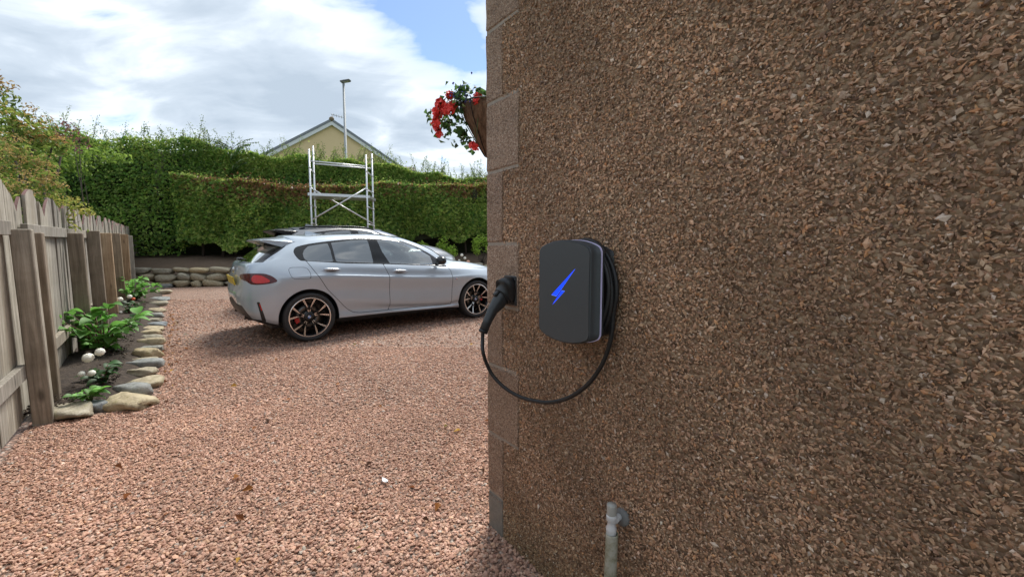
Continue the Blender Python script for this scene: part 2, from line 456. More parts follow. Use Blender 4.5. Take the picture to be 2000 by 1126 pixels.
def chips(name, P, dims, tilt, cols, mat, frame=None, parent=None, base='ico', jit=.28):
    """angular crushed stones, each its own little polyhedron, joined into one mesh"""
    n = len(P); bv, bf = (ICO_V, ICO_F) if base == 'ico' else (OCT_V, OCT_F)
    k = len(bv)
    V = bv[None] * (1 + rng.uniform(-jit, jit, (n, k, 1))) + rng.normal(0, jit * .25, (n, k, 3))
    V = V * (dims[:, None, :] * .5)
    V = np.einsum('nij,nkj->nki', rand_rot(n, tilt), V)
    if frame is not None: V = V @ frame          # rows of frame: local x, y, z axes
    V = V + P[:, None, :]
    F = (np.arange(n)[:, None, None] * k + bf[None]).reshape(-1, 3)
    o = mesh_obj(name, big_mesh(name, V.reshape(-1, 3), F, cols, mat, k), parent); o['kind'] = 'stuff'
    return o
def pal(n, cols, weights, var=.12):
    c = np.array(cols, float)[rng.choice(len(cols), n, p=np.array(weights) / sum(weights))]
    return np.clip(c * (1 + rng.normal(0, var, (n, 1))) * (1 + rng.normal(0, var * .12, (n, 3))), .004, .9)

# ================================================================== SETTING
def gz(y):
    """the drive climbs gently away from the house; behind the hedge the land steps up and levels off"""
    y = np.asarray(y, float)
    z = .025 * np.clip(y, -30, 60)
    t = np.clip((y - 16) / 12, 0, 1); z = z + (t * t * (3 - 2 * t)) * 1.3
    return z
def gzf(y): return float(gz(y))
def sheet(name, xs, ys, mat, dz, mask=None, jit=0.0, zf=None):
    xs = np.asarray(xs, float); ys = np.asarray(ys, float); X, Y = np.meshgrid(xs, ys)
    Z = (gz(Y) if zf is None else zf(X, Y)) + dz
    if jit: Z = Z + rng.normal(0, jit, Z.shape)
    nx, ny = len(xs), len(ys)
    V = np.stack([X, Y, Z], -1).reshape(-1, 3)
    fs = [(j * nx + i, j * nx + i + 1, (j + 1) * nx + i + 1, (j + 1) * nx + i) for j in range(ny - 1) for i in range(nx - 1)
          if mask is None or mask(xs[i] + xs[i + 1], ys[j] + ys[j + 1])]
    mb = MB(); mb.add(V, fs, 0, True)
    o = mb.build(name, mat); o['kind'] = 'structure'; return o
sheet('ground', [-900, -300, -100, -50, -30, -20, -10, 0, 10, 20, 30, 50, 100, 300, 900],
      [-900, -300, -60, -30, -10, 0, 8, 12, 16, 18, 20, 22, 24, 26, 28, 32, 40, 60, 100, 300, 900], M['grass'], -.05)
FENCE_A, FENCE_P = (-2.53, 1.75), (.7772, .6293)
sheet('gravel_drive', np.linspace(-14, 10, 97), np.linspace(-8, 17, 101), M['gravel'], 0.0, lambda x2, y2: (x2 / 2 - FENCE_A[0]) * FENCE_P[0] + (y2 / 2 - FENCE_A[1]) * FENCE_P[1] > -.25)

# ------------------------------------------------------------------ the house whose gable corner fills the right of the view
ANG = math.atan(615 / 830)
WD = np.array([math.sin(ANG), -math.cos(ANG), 0.0])      # along the wall, from its corner towards the camera side
WN_ = np.array([-math.cos(ANG), -math.sin(ANG), 0.0])    # out of the wall
CR = np.array([-.1018, 1.8837, 0.0])                     # the corner, at z = 0
UP = np.array([0, 0, 1.0])
def wp(u, n, z): return CR + WD * u + WN_ * n + UP * z
def wpt(u, n, z): return tuple(wp(u, n, z))
house = empty('stone_house', tuple(CR), 0)
tag(house, 'brown pebble dashed house wall with smoother corner stones, filling the right side', 'house')
house_inv = Matrix.Translation(Vector(CR)).inverted()
def hchild(o):
    o.parent = house; o.matrix_parent_inverse = house_inv; return o
HL, HD, HH = 9.0, 7.0, 2.95
mb = MB()
fr = lambda u, v, d: wp(u, v, d)
mb.prism([(0, 0), (HL, 0), (HL, -HD), (0, -HD)], -.4, HH, lambda u, n, z: wp(u, n, z))
hchild(mb.build('wall', M['wall']))
mb = MB()
mb.prism([(-.35, HH + .003), (HD / 2 * 1.0 + 0, HH + 2.2), (HD + .35, HH + .003), (HD + .35, HH + .16), (HD / 2, HH + 2.4), (-.35, HH + .16)], -.3, HL + .3,
         lambda a, z, d: wp(d, -a, z))
hchild(mb.build('roof', simple('roof_slate', (.09, .09, .10), .7, 0, .2, 12, .4)))
# corner stones: long and short in turn, proud of the wall, with pale joints between
joints = [.224, .502, .818, 1.085, 1.352, 1.656, 1.942, 2.234, 2.53]
joints.append(2.90)
mb = MB()
mb.prism([(-.0015, .0015), (.104, .0015), (.104, -.1), (.1, -.1), (.1, -.104), (-.0015, -.104)], -.3, 2.945, lambda u, n, z: wp(u, n, z))
for k, z in enumerate(joints[1:]): mb.prism([(-.003, .0035), (.218, .0035), (.218, -.05), (.05, -.05), (.05, -.218), (-.003, -.218)], z - .0065, z + .0065, lambda u, n, zz: wp(u, n, zz))
hchild(mb.build('mortar', M['mortar']))
def lblock(u1, n1, p, z0, z1, seed):
    """an L shaped corner stone seen on both faces; its edges are a little rounded and chipped"""
    rr = random.Random(seed); m = MB()
    nz, b = 5, .006
    outl = [(u1, .0), (u1 - .003, p), (b - p, p), (-p, p - b), (-p, -n1 + .003), (0, -n1)]
    rings = []
    zs = [z0, z0 + b] + [z0 + (z1 - z0) * k / nz for k in range(1, nz)] + [z1 - b, z1]
    for zi, z in enumerate(zs):
        inset = b * .8 if zi in (0, len(zs) - 1) else 0
        ring = []
        for (u, n) in outl:
            u2 = u + rr.uniform(-.0025, .0025); n2 = n + rr.uniform(-.0012, .0012)
            if n > 0: n2 -= inset
            if u < 0: u2 += inset
            ring.append(wp(u2, n2, z))
        rings.append(ring)
    vs = [q for r_ in rings for q in r_]; k = len(outl); fs = []
    for i in range(len(rings) - 1):
        for j in range(k - 1): fs.append((i * k + j + 1, i * k + j, (i + 1) * k + j, (i + 1) * k + j + 1))
    fs.append((0, 1, 2, 3, 4, 5)[::1]); t = (len(rings) - 1) * k; fs.append(tuple(t + q for q in (5, 4, 3, 2, 1, 0)))
    m.add(vs, fs); return m
quoin_zones = []
for k in range(len(joints) - 1):
    z0, z1 = joints[k] + .006, joints[k + 1] - .006
    wide = k % 2 == 1
    u1, n1 = (.223, .115) if wide else (.112, .225)
    o = lblock(u1, n1, .008, z0, z1, 100 + k).build('quoin_stone', M['quoin']); hchild(o)
    quoin_zones.append((z0, z1, u1))
o = lblock(.108, .22, .006, -.2, joints[0] - .006, 99).build('quoin_base', M['cement']); hchild(o); quoin_zones.append((-.2, .224, .108))
# pebble dash: crushed stone chips thrown on the wall, each one standing proud
def quoin_u(z):
    out = np.full(len(z), .112)
    for z0, z1, u1 in quoin_zones: out = np.where((z > z0 - .008) & (z < z1 + .008), u1, out)
    return out
WALL_PAL = [(.405, .232, .140), (.505, .308, .190), (.290, .168, .104), (.580, .388, .258), (.180, .108, .072), (.610, .475, .375), (.545, .282, .142), (.430, .298, .206)]
WALL_W = [6, 5.5, 3.4, 2.4, 1.2, .7, .9, 1.4]
def wall_cols(P):
    n = len(P); c = 1.15 * pal(n, WALL_PAL, WALL_W, .13); q = P - CR
    patch = 1 + .16 * np.sin(P[:, 2] * 3.1 + (q @ WD) * 2.3 + 1) * np.sin((q @ WD) * 5.1 - P[:, 2] * 1.7) + .10 * np.sin(P[:, 2] * 9 + (q @ WD) * 11)
    damp = np.clip(1 - (P[:, 2] - .02) / .38, 0, 1)[:, None]          # splash zone: dirt and algae above the ground
    return np.clip(c * patch[:, None], .01, .9) * (1 - damp * np.array([.42, .34, .40]))
def scatter_wall(n, u0, u1, zlo, zhi):
    u = rng.uniform(u0, u1, n); z = rng.uniform(0, 1, n)
    a, b = zlo(u), zhi(u); keep = rng.uniform(0, 1, n) < (b - a) / (zhi(np.array([0.])) - zlo(np.array([0.])))[0]
    u, z, a, b = u[keep], z[keep], a[keep], b[keep]; z = a + (b - a) * z
    k = u > quoin_u(z) + .004
    return u[k], z[k]
zlo = lambda u: np.maximum(-.05, -.06 + .50 * np.clip(u - .36, 0, 9)); zhi = lambda u: 2.62 - .53 * u
for (n_, ua, ub, base_) in ((100000, .1, 1.2, 'oct'), (62000, 1.2, 1.85, 'oct')):
    u, z = scatter_wall(n_, ua, ub, zlo, zhi); n = len(u)
    P = CR + np.outer(u, WD) + np.outer(rng.uniform(-.0005, .0062, n), WN_) + np.outer(z, UP)
    L = np.clip(rng.lognormal(math.log(.0078), .36, n), .0035, .020)
    dims = np.stack([L * 1.08, L * rng.uniform(.42, .75, n), L * rng.uniform(.26, .46, n)], 1)
    hchild(chips('pebble_dash', P, dims, .76, wall_cols(P), M['wallchip'], frame=np.stack([WD, UP, WN_]), jit=.30, base=base_))
# sparser, coarser chips on the parts of the same wall outside the view
u = rng.uniform(.24, 2.9, 17000); z = rng.uniform(0, 2.93, 17000)
k = (z > zhi(u) - .02) | (z < zlo(u) + .02) | (u > 1.83); k &= u > quoin_u(z) + .004; u, z = u[k], z[k]; n = len(u)
P = CR + np.outer(u, WD) + np.outer(rng.uniform(-.001, .003, n), WN_) + np.outer(z, UP)
L = rng.uniform(.010, .022, n); dims = np.stack([L, L * .65, L * .4], 1)
hchild(chips('pebble_dash', P, dims, .4, wall_cols(P), M['wallchip'], frame=np.stack([WD, UP, WN_]), base='oct'))
# fine harling on the corner stones
u = rng.uniform(.001, .222, 15000); z = rng.uniform(.2, 2.62, 15000); k = u < quoin_u(z) - .004
jz = np.array(joints); k &= np.abs(z[:, None] - jz[None]).min(1) > .009
u, z = u[k], z[k]; n = len(u)
P = CR + np.outer(u, WD) + np.outer(rng.uniform(.0065, .0085, n), WN_) + np.outer(z, UP)
L = rng.uniform(.0035, .0075, n); dims = np.stack([L, L * rng.uniform(.5, .8, n), L * .4], 1)
hchild(chips('harling', P, dims, .4, pal(n, [(.26, .175, .13), (.33, .235, .18), (.18, .12, .09), (.42, .34, .28), (.30, .18, .125)], [4, 4, 3, 1, 2], .12), M['wallchip'], frame=np.stack([WD, UP, WN_]), base='oct'))

# ------------------------------------------------------------------ gravel: crushed red stone, single chips near the camera
GR_PAL = [(.455, .268, .192), (.530, .332, .246), (.375, .210, .148), (.590, .398, .305), (.290, .162, .118), (.480, .410, .350), (.370, .315, .275), (.555, .338, .225)]
GR_W = [7, 6.5, 4, 2.0, 1.2, .22, .25, 2]
def wall_side(P):  # distance in front of the wall plane or beyond its corner face
    a = (P[:, 0] - CR[0]) * WN_[0] + (P[:, 1] - CR[1]) * WN_[1]; b = (P[:, 0] - CR[0]) * WD[0] + (P[:, 1] - CR[1]) * WD[1]
    return (a > .005) | (b < -.005)
BORDER = np.array([(-3.50, 2.90), (-3.20, 3.10), (-3.05, 3.30), (-3.05, 3.51), (-3.22, 3.74), (-3.50, 4.06), (-3.72, 4.35), (-3.98, 4.69), (-4.43, 5.28), (-4.90, 5.86), (-5.40, 6.5), (-6.08, 7.35), (-6.92, 8.38), (-7.80, 9.48), (-8.9, 10.91), (-9.8, 12.1)])
def border_x(y): return np.interp(y, BORDER[:, 1], BORDER[:, 0], left=-3.5, right=-9.8)
FA, FB = np.array([-2.53, 1.75]), np.array([-12.0, 13.45])       # line of the fence
FDIR = (FB - FA) / np.linalg.norm(FB - FA); FPERP = np.array([FDIR[1], -FDIR[0]])   # FPERP points to the drive
def fence_side(x, y): return (x - FA[0]) * FPERP[0] + (y - FA[1]) * FPERP[1]
def gravel_band(name, n, y0, y1, size, base, tilt):
    y = rng.uniform(y0, y1, n); x = rng.uniform(-1.32 * y1, 1.0, n)
    k = (x > -1.30 * y - .35) & (x < .32 * np.maximum(y, .5) + .35) & (fence_side(x, y) > .03)
    x, y = x[k], y[k]
    k = np.where(y > 3.0, x > border_x(y) + .04, True); x, y = x[k], y[k]
    P = np.stack([x, y, gz(y) + rng.uniform(-.003, .012, len(x)) * size / .026], 1)
    P = P[wall_side(P)]; n = len(P)
    L = size * np.clip(rng.lognormal(0, .28, n), .5, 1.8)
    dims = np.stack([L, L * rng.uniform(.55, .9, n), L * rng.uniform(.38, .65, n)], 1)
    damp_ = (1 + .10 * np.sin(P[:, 0] * 1.7 + P[:, 1] * .8) * np.sin(P[:, 1] * 1.3 - P[:, 0] * .6) + .06 * np.sin(P[:, 0] * 5 + 2 * np.sin(P[:, 1] * 3)))[:, None]
    return chips(name, P, dims, tilt, pal(n, GR_PAL, GR_W, .12) * damp_, M['chip'], base=base)
gravel_band('gravel', 34000, .9, 1.95, .0165, 'ico', .40)
gravel_band('gravel', 78000, 1.95, 3.3, .0175, 'oct', .40)
gravel_band('gravel', 66000, 3.3, 5.2, .020, 'oct', .38)
gravel_band('gravel', 34000, 5.2, 9.5, .029, 'oct', .3)

# fallen leaves and a feather on the gravel
n = 100
y = 1.4 + 7.5 * rng.uniform(0, 1, n) ** 1.4; x = rng.uniform(-1.05, -.05, n) * y; k = (x > border_x(y) + .08) | (y < 2.9); k &= fence_side(x, y) > .2; x, y = x[k], y[k]
x2 = border_x(np.linspace(3.7, 7.4, 90)) + rng.exponential(.10, 90) + .07; y2 = np.linspace(3.7, 7.4, 90) + rng.normal(0, .05, 90)
x, y = np.r_[x, x2], np.r_[y, y2]; P = np.stack([x, y, gz(y) + .022], 1); P = P[wall_side(P)]; n = len(P)
Nn = rng.normal(0, .35, (n, 3)); Nn[:, 2] = 1
o = foliage('leaf_litter', P, Nn, rng.uniform(.02, .06, n), pal(n, [(.17, .075, .03), (.28, .13, .04), (.09, .05, .03), (.42, .27, .06), (.20, .19, .05)], [5, 4, 3, 1.2, .8]), fold=.22, aspect=.6)
tag(o, 'scattered dry brown leaves lying on the red gravel', 'fallen leaves', kind='stuff')
def ground_pt(u, v, off=0.0):
    a, b = (u - 1000) / 830, (563 - v) / 830; t5 = R(5)
    d = np.array([a, math.cos(t5) + b * math.sin(t5), -math.sin(t5) + b * math.cos(t5)])
    t = (off - CAM_H) / (d[2] - .025 * d[1]); return np.array([0, 0, CAM_H]) + t * d
fp = ground_pt(752, 944)
mb = MB(); pts = []
for i in range(9):
    t = i / 8; w = .012 * math.sin(math.pi * min(1, t * 1.05 + .06)) ** .7
    pts.append((t * .065 - .03, w, .006 + .012 * t * t)); pts.append((t * .065 - .03, -w, .008 + .012 * t * t))
mb.add(pts, [(2 * i, 2 * i + 1, 2 * i + 3, 2 * i + 2) for i in range(8)], 0, True)
mb.tube([(-.045, 0, .006), (0, 0, .013), (.034, 0, .024)], [.0012, .001, .0004], 5)
o = mb.build('feather', simple('feather_white', (.72, .73, .76), .7, 0, .1), None, (fp[0], fp[1], fp[2] + .012)); o.rotation_euler = (0, .2, 2.3)
tag(o, 'small white feather lying on the gravel', 'feather')

# ------------------------------------------------------------------ fence
def fz(p): return gzf(p[1])
fence = empty('picket_fence', (FA[0], FA[1], fz(FA)))
tag(fence, 'weathered grey picket fence with scalloped top and brown posts along the flower bed', 'fence')
FROT = math.atan2(FDIR[1], FDIR[0])
fence.rotation_euler = (0, 0, FROT)
slope_f = .025 * FDIR[1]
FLEN = float(np.linalg.norm(FB - FA))
BAY, PER = .80, 5
PITCH = BAY / PER
def bay_h(x): return 1.47 + .215 * max(0.0, math.sin(math.pi * min(1, max(0, x)))) ** .75
def picket_mesh(slot, name):
    """board whose head is sawn along the curve of its bay; the cut keeps remains of red paint"""
    m = MB(); t = .019; hw = PITCH / 2 - .0045
    xs = [hw, hw * .35, -hw * .35, -hw]
    top = [(x, bay_h((slot + .5 + x / PITCH) / PER)) for x in xs]
    ol = [(-hw, 0), (hw, 0)] + top
    n = len(ol)
    vs = [(x, -t / 2, z) for x, z in ol] + [(x, t / 2, z) for x, z in ol]
    m.add(vs, [tuple(range(n)), tuple(range(2 * n - 1, n - 1, -1))], 0)
    m.add(vs, [(i, i + n, (i + 1) % n + n, (i + 1) % n) for i in range(n) if i < 2 or i == n - 1], 0)
    m.add(vs, [(i, i + n, i + 1 + n, i + 1) for i in range(2, n - 1)], 1)
    return m.mesh(name, [M['wood'], M['redpaint']])
pm_cache = [picket_mesh(k, 'picket') for k in range(PER)]
rp = random.Random(3); k = 0
k = -20
while .08 + k * PITCH < FLEN:
    s = .02 + (k + .5) * PITCH
    o = bpy.data.objects.new('picket', pm_cache[(k + 23) % PER]); link(o, fence)
    o.location = (s, rp.uniform(-.004, .004), slope_f * s + .05 + rp.uniform(-.012, .012)); o.rotation_euler = (rp.uniform(-.010, .010), rp.uniform(-.010, .010), rp.uniform(-.02, .02))
    k += 1
def fpost(s, w, d, h, mat, off):
    m = MB(); m.box((0, 0, h / 2 - .15), (w, d, h + .3), 0, None, .006)
    o = m.build('post', mat, fence); o.location = (s, -off - d / 2, slope_f * s); o.rotation_euler = (rp.uniform(-.012, .012), rp.uniform(-.02, .01), rp.uniform(-.04, .04)); return o
# rails on the drive side of the pickets
post_s = [-.6, 1.52, 1.86]
for (a, b) in ((-3.1, -.42), (-.3, 1.47), (1.91, 3.55), (3.63, 5.0), (5.08, 7.0), (7.08, 9.2), (9.28, 11.5), (11.58, FLEN)):
    for zz, hh in ((.36, .105), (1.36, .095)):
        m = MB(); m.box(((b - a) / 2, 0, 0), (b - a, .04, hh), 0, None, .004)
        o = m.build('rail', M['wood'], fence); o.location = (a, -.033, slope_f * a + zz + .04); o.rotation_euler = (0, -math.atan(slope_f) * 1.0 + rp.uniform(-.004, .004), 0)
fpost(-3.0, .1, .1, 1.46, M['wood'], .056); fpost(-.35, .1, .1, 1.46, M['wood'], .056)
for s_, w, d, h, mt, off in ((1.50, .088, .105, 1.40, 'wood', .056), (1.86, .08, .095, 1.38, 'wood_post', .056), (3.6, .07, .125, 1.40, 'wood_post', .056), (5.04, .07, .135, 1.45, 'wood_post', .056),
                             (6.5, .075, .14, 1.44, 'wood_orange', .056), (8.3, .08, .14, 1.46, 'wood_post', .056), (9.9, .08, .15, 1.46, 'wood_orange', .056), (12.4, .09, .12, 1.45, 'wood', .056), (FLEN - .1, .1, .1, 1.5, 'wood', .056)):
    fpost(s_, w, d, h, M[mt], off)

# ------------------------------------------------------------------ flower bed and its stone edging
bx = BORDER[:, 0]; by = BORDER[:, 1]
vs = []; fs = []
ny, nx = 60, 9
for j in range(ny):
    y = 2.9 + (12.6 - 2.9) * j / (ny - 1)
    s_ = (y - FA[1]) / FDIR[1]; xf = FA[0] + FDIR[0] * s_ - .25; xb = float(border_x(y)) - .08
    for i in range(nx):
        t = i / (nx - 1)
        vs.append((xf + (xb - xf) * t, y, gzf(y) - .03 + .15 * min(1, j / 3) * math.sin(math.pi * min(1, t * .80 + .17)) ** .6 + rng.normal(0, .010)))
for j in range(ny - 1):
    for i in range(nx - 1): fs.append((j * nx + i, j * nx + i + 1, (j + 1) * nx + i + 1, (j + 1) * nx + i))
o = MB().add(vs, fs, 0, True).build('soil_bed', M['soil']); o['kind'] = 'structure'
# crumbs of bark and soil on it
n = 3800; y = rng.uniform(2.9, 8.5, n); s_ = (y - FA[1]) / FDIR[1]; xf = FA[0] + FDIR[0] * s_; x = xf + (border_x(y) - xf) * rng.uniform(.02, .66, n)
P = np.stack([x, y, gz(y) + .10 + rng.uniform(-.02, .02, n)], 1); L = rng.uniform(.008, .035, n); dims = np.stack([L, L * .6, L * .45], 1)
o = chips('soil_crumbs', P, dims, .5, pal(n, [(.05, .036, .026), (.10, .075, .055), (.03, .022, .016), (.20, .16, .12)], [5, 4, 3, .8], .2), M['chip'], base='oct')
tag(o, 'dark soil crumbs and bark bits covering the flower bed', 'soil', kind='stuff')

def stone_mesh(name, dims, seed, mat, nu=14, nv=9, rough=.16, boxy=.5):
    """a field stone: a squared-off ball with lumps and flat faces"""
    rr = np.random.default_rng(seed); m = MB(); m.ball((0, 0, 0), 1, nu, nv)
    V = np.array(m.v); D = norm(V)
    e = 1 - boxy * .55; Q = np.sign(D) * np.abs(D) ** e; Q = Q / np.max(np.abs(Q), axis=1, keepdims=True) * (1 - .30 * (1 - boxy)) * .5 + D * .5
    for _ in range(7):
        d = norm(rr.normal(size=3)); lim = rr.uniform(.62, .95); over = np.maximum(Q @ d - lim, 0); Q = Q - np.outer(over * .85, d)
    ph = rr.uniform(0, 6, (4, 3)); fr_ = rr.uniform(1.5, 4.0, (4, 3))
    bump_ = sum(np.sin((D * fr_[i] + ph[i]).sum(1) * 1.6) for i in range(4)) / 4
    Q = Q * (1 + rough * bump_[:, None]) + rr.normal(0, .012, Q.shape)
    m.v = [tuple(p) for p in Q * np.array(dims) * .5]
    return m.mesh(name, mat)
# (u, v) of the foot of each stone in the photograph gives its place on the ground; width, depth, height in metres
edge_stones = [
 ((108, 822), (.42, .22, .135), 'rock', .5, 'mossy tan boulder at the fence end of the bed edging'),
 ((168, 806), (.24, .14, .11), 'rock_blue', .3, 'flat grey edging slab between two tan boulders'),
 ((230, 800), (.46, .26, .135), 'rock', .5, 'wide tan boulder at the near corner of the flower bed'),
 ((247, 776), (.34, .17, .15), 'rock_blue', .45, 'blue grey slab lying behind the wide corner boulder'),
 ((274, 760), (.27, .20, .14), 'rock', .9, 'pale rounded edging stone on the bend of the bed'),
 ((268, 738), (.24, .16, .12), 'rock', .9, 'orange tan edging stone behind the pale rounded one'),
 ((273, 722), (.33, .18, .13), 'rock_blue', 1.0, 'long pale grey edging slab beside the white flowers'),
 ((281, 702), (.30, .20, .17), 'rock', 1.05, 'yellowish edging stone level with the white flowers'),
 ((287, 676), (.30, .17, .14), 'rock', 1.1, 'humped tan edging stone beside the large green plant'),
 ((289, 657), (.27, .17, .12), 'rock', 1.1, 'reddish flat edging stone beside the large green plant'),
 ((298, 640), (.27, .19, .11), 'rock_blue', 1.0, 'dark slate edging stone before a drift of dry leaves'),
 ((294, 622), (.30, .20, .12), 'rock_blue', 1.1, 'thin pale slab edging stone past the dark slate'),
 ((297, 611), (.34, .20, .12), 'rock', 1.1, 'broad tan edging slab beside the small white flowers'),
 ((303, 598), (.36, .22, .14), 'rock', 1.1, 'cream edging slab beside the far white flowers'),
 ((306, 588), (.38, .24, .13), 'rock_blue', 1.0, 'grey flat edging stone beside the far green plant'),
 ((310, 575), (.42, .28, .16), 'rock', 1.0, 'long buff edging slab beside the far green plant'),
 ((315, 562), (.44, .30, .16), 'rock_blue', 1.0, 'bluish edging slab near the end of the bed'),
 ((317, 553), (.46, .34, .18), 'rock', 1.0, 'sandy edging stone next to the last slab'),
 ((318, 546), (.48, .36, .22), 'rock', 1.0, 'last edging stone where the low stone wall begins'),
 ((276, 714), (.27, .18, .11), 'rock', 1.0, 'small buff edging stone tucked behind the long pale slab'),
 ((285, 690), (.28, .18, .12), 'rock_blue', 1.05, 'grey edging stone past the yellowish one'),
 ((288, 667), (.26, .17, .12), 'rock', 1.1, 'narrow tan edging stone between the humped and the reddish one'),
 ((293, 648), (.26, .17, .11), 'rock', 1.1, 'small sandy edging stone just before the dark slate'),
 ((296, 631), (.26, .18, .11), 'rock', 1.0, 'light brown edging stone just past the dark slate'),
]
for i, ((u, v), dm, mt, rz, lb) in enumerate(edge_stones):
    g = ground_pt(u, v); g = g + np.array([0, dm[1] * .35, 0])
    o = mesh_obj('edging_stone', stone_mesh('edging_stone', (dm[0] * 1.06, dm[1] * 1.12, dm[2] * .95), 40 + i, M[mt], 20, 12, .15))
    o.location = (g[0], g[1], gzf(g[1]) + dm[2] * .26); o.rotation_euler = (rnd.uniform(-.08, .08), rnd.uniform(-.08, .08), -.5 + rz * .9 + rnd.uniform(-.15, .15))
    tag(o, lb, 'edging stone', 'stones edging the flower bed')
# ------------------------------------------------------------------ low dry stone wall at the back, with the planted bank above it
LW0, LW1 = np.array([-10.1, 12.0]), np.array([2.6, 15.15])
LDIR = (LW1 - LW0) / np.linalg.norm(LW1 - LW0); LLEN = float(np.linalg.norm(LW1 - LW0)); LPERP = np.array([LDIR[1], -LDIR[0]])
lwall = empty('retaining_wall', (LW0[0], LW0[1], gzf(LW0[1])), math.atan2(LDIR[1], LDIR[0]))
tag(lwall, 'low dry stone retaining wall of rounded blocks at the foot of the hedge', 'stone wall')
lw_meshes = [stone_mesh('stone', (1, 1, 1), 200 + i, M['rock'], 14, 9, .06, 1.0) for i in range(6)]
lslope = .025 * LDIR[1]
for row, (zz, hh) in enumerate(((.08, .24), (.285, .22), (.46, .18))):
    s = -.9 + row * .17
    while s < LLEN:
        w = rnd.uniform(.30, .58)
        o = bpy.data.objects.new('stone', rnd.choice(lw_meshes)); link(o, lwall)
        o.location = (s + w / 2, rnd.uniform(-.02, .03) + row * .04, zz + lslope * s + rnd.uniform(-.015, .015)); o.scale = (w * 1.04, .42, hh * rnd.uniform(1.0, 1.2)); o.rotation_euler = (rnd.uniform(-.1, .1), rnd.uniform(-.06, .06), rnd.choice((0, math.pi)) + rnd.uniform(-.1, .1))
        s += w
# the bank
vs = []; fs = []; nu_, nv_ = 70, 8
for i in range(nu_):
    s = -4 + (LLEN + 8) * i / (nu_ - 1); p = LW0 + LDIR * s
    for j in range(nv_):
        t = j / (nv_ - 1); q = p - LPERP * (.06 + 3.2 * t)
        z = gzf(p[1]) + (.43 if j else -.1) + .46 * min(1, t * 1.9) + rng.normal(0, .018)
        if i < 22: z -= 0.0
        vs.append((q[0], q[1], z))
for i in range(nu_ - 1):
    for j in range(nv_ - 1): fs.append((i * nv_ + j, (i + 1) * nv_ + j, (i + 1) * nv_ + j + 1, i * nv_ + j + 1))
o = MB().add(vs, fs, 0, True).build('soil_bank', M['bank']); o['kind'] = 'structure'

# ================================================================== GREENERY
def vn3(P, f, seed):
    """cheap smooth noise in [-1, 1]"""
    r_ = np.random.default_rng(seed); out = 0
    for k in range(5):
        d = norm(r_.normal(size=3)) * f * (1.0 + .55 * k); out = out + np.sin(P @ d + r_.uniform(0, 6)) / (1 + .35 * k)
    return out / 3.0
HED0 = LW0 - LPERP * 1.15; HANG = LDIR
def hedge_pt(s, d, z): return np.stack([HED0[0] + LDIR[0] * s - LPERP[0] * d, HED0[1] + LDIR[1] * s - LPERP[1] * d, z], -1)
def hz0(s): return gz(HED0[1] + LDIR[1] * s) + .95
GREENS = [(.078, .182, .030), (.138, .262, .044), (.235, .350, .066), (.365, .440, .112), (.042, .105, .024)]
def hedge_cols(n, w): return pal(n, GREENS, w, .16)
def core(name, s0, s1, d0, d1, zb, zt, parent, n=40):
    vs = []; fs = []
    for i in range(n):
        s = s0 + (s1 - s0) * i / (n - 1)
        ring = [(d0, zb(s)), (d0, zt(s) - .05), (d0 + .12, zt(s)), (d1, zt(s)), (d1, zb(s))]
        for d, z in ring:
            p = hedge_pt(np.array(s), np.array(d + rnd.uniform(-.05, .05)), np.array(z + rnd.uniform(-.06, .06))); vs.append(tuple(p))
    for i in range(n - 1):
        for j in range(5): fs.append((i * 5 + j, i * 5 + (j + 1) % 5, (i + 1) * 5 + (j + 1) % 5, (i + 1) * 5 + j))
    fs.append((0, 1, 2, 3, 4)); fs.append(tuple((n - 1) * 5 + q for q in (4, 3, 2, 1, 0)))
    return MB().add(vs, fs).build(name, M['twigcore'], parent)
# front hedge: clipped, flat faced, its upper edge scorched brown
H1S0, H1S1 = .15, 14.5
h1 = empty('clipped_hedge', tuple(hedge_pt(np.array(.0), np.array(0.), np.array(float(hz0(0)) - .3))))
tag(h1, 'clipped beech hedge with a scorched brown top edge, behind the parked cars', 'hedge')
h1i = Matrix.Translation(h1.location).inverted()
def keep(o, par):
    o.parent = par; o.matrix_parent_inverse = Matrix.Translation(par.location).inverted(); return o
def h1top(s): return hz0(s) + np.interp(s, [0, 1.5, 4, 9.6, 15], [2.34, 2.24, 2.12, 2.40, 2.5]) + .05 * np.sin(s * 1.3) + .04 * np.sin(s * 3.1 + 1)
keep(core('twigs', H1S0 + .1, H1S1, .16, 1.0, lambda s: float(hz0(s)) + .42, lambda s: float(h1top(s)) - .12, None), h1)
def face_off(s, z): return .07 * np.sin(s * 1.9 + z) + .06 * np.sin(s * 4.3 - z * 2.1) + .05 * np.sin(z * 3.3 + s)
n = 38000
s = np.abs(rng.uniform(-.0, H1S1 - H1S0, n) + rng.normal(0, .10, n)) + H1S0 - .05; t = rng.uniform(0, 1, n); zb = hz0(s) + .20 + .14 * np.sin(s * 2.7) + .08 * np.sin(s * 7) + np.interp(s, [6.2, 8.0, 14], [0, .30, .34]); z = zb + (h1top(s) - zb) * t
d = 1.2 * face_off(s, z) + rng.gamma(1.5, .040, n) - .08 + .06 * vn3(np.stack([s, z, 0 * s], 1), 6.5, 77)
P = hedge_pt(s, d, z); Nn = np.tile(np.array([LPERP[0], LPERP[1], .85]), (n, 1)) + rng.normal(0, .60, (n, 3))
top_d = (h1top(s) - z)
brown_p = np.clip(1.05 - top_d / .62 + .55 * vn3(P, 1.7, 4), 0, 1) * np.clip(.25 + np.exp(-((s - 3.3) / 1.9) ** 2) * 1.2 + np.exp(-((s - 9.6) / 2.2) ** 2) * .8, 0, 1)
clump = vn3(P, 2.6, 5) + .5 * vn3(P, 7, 6)
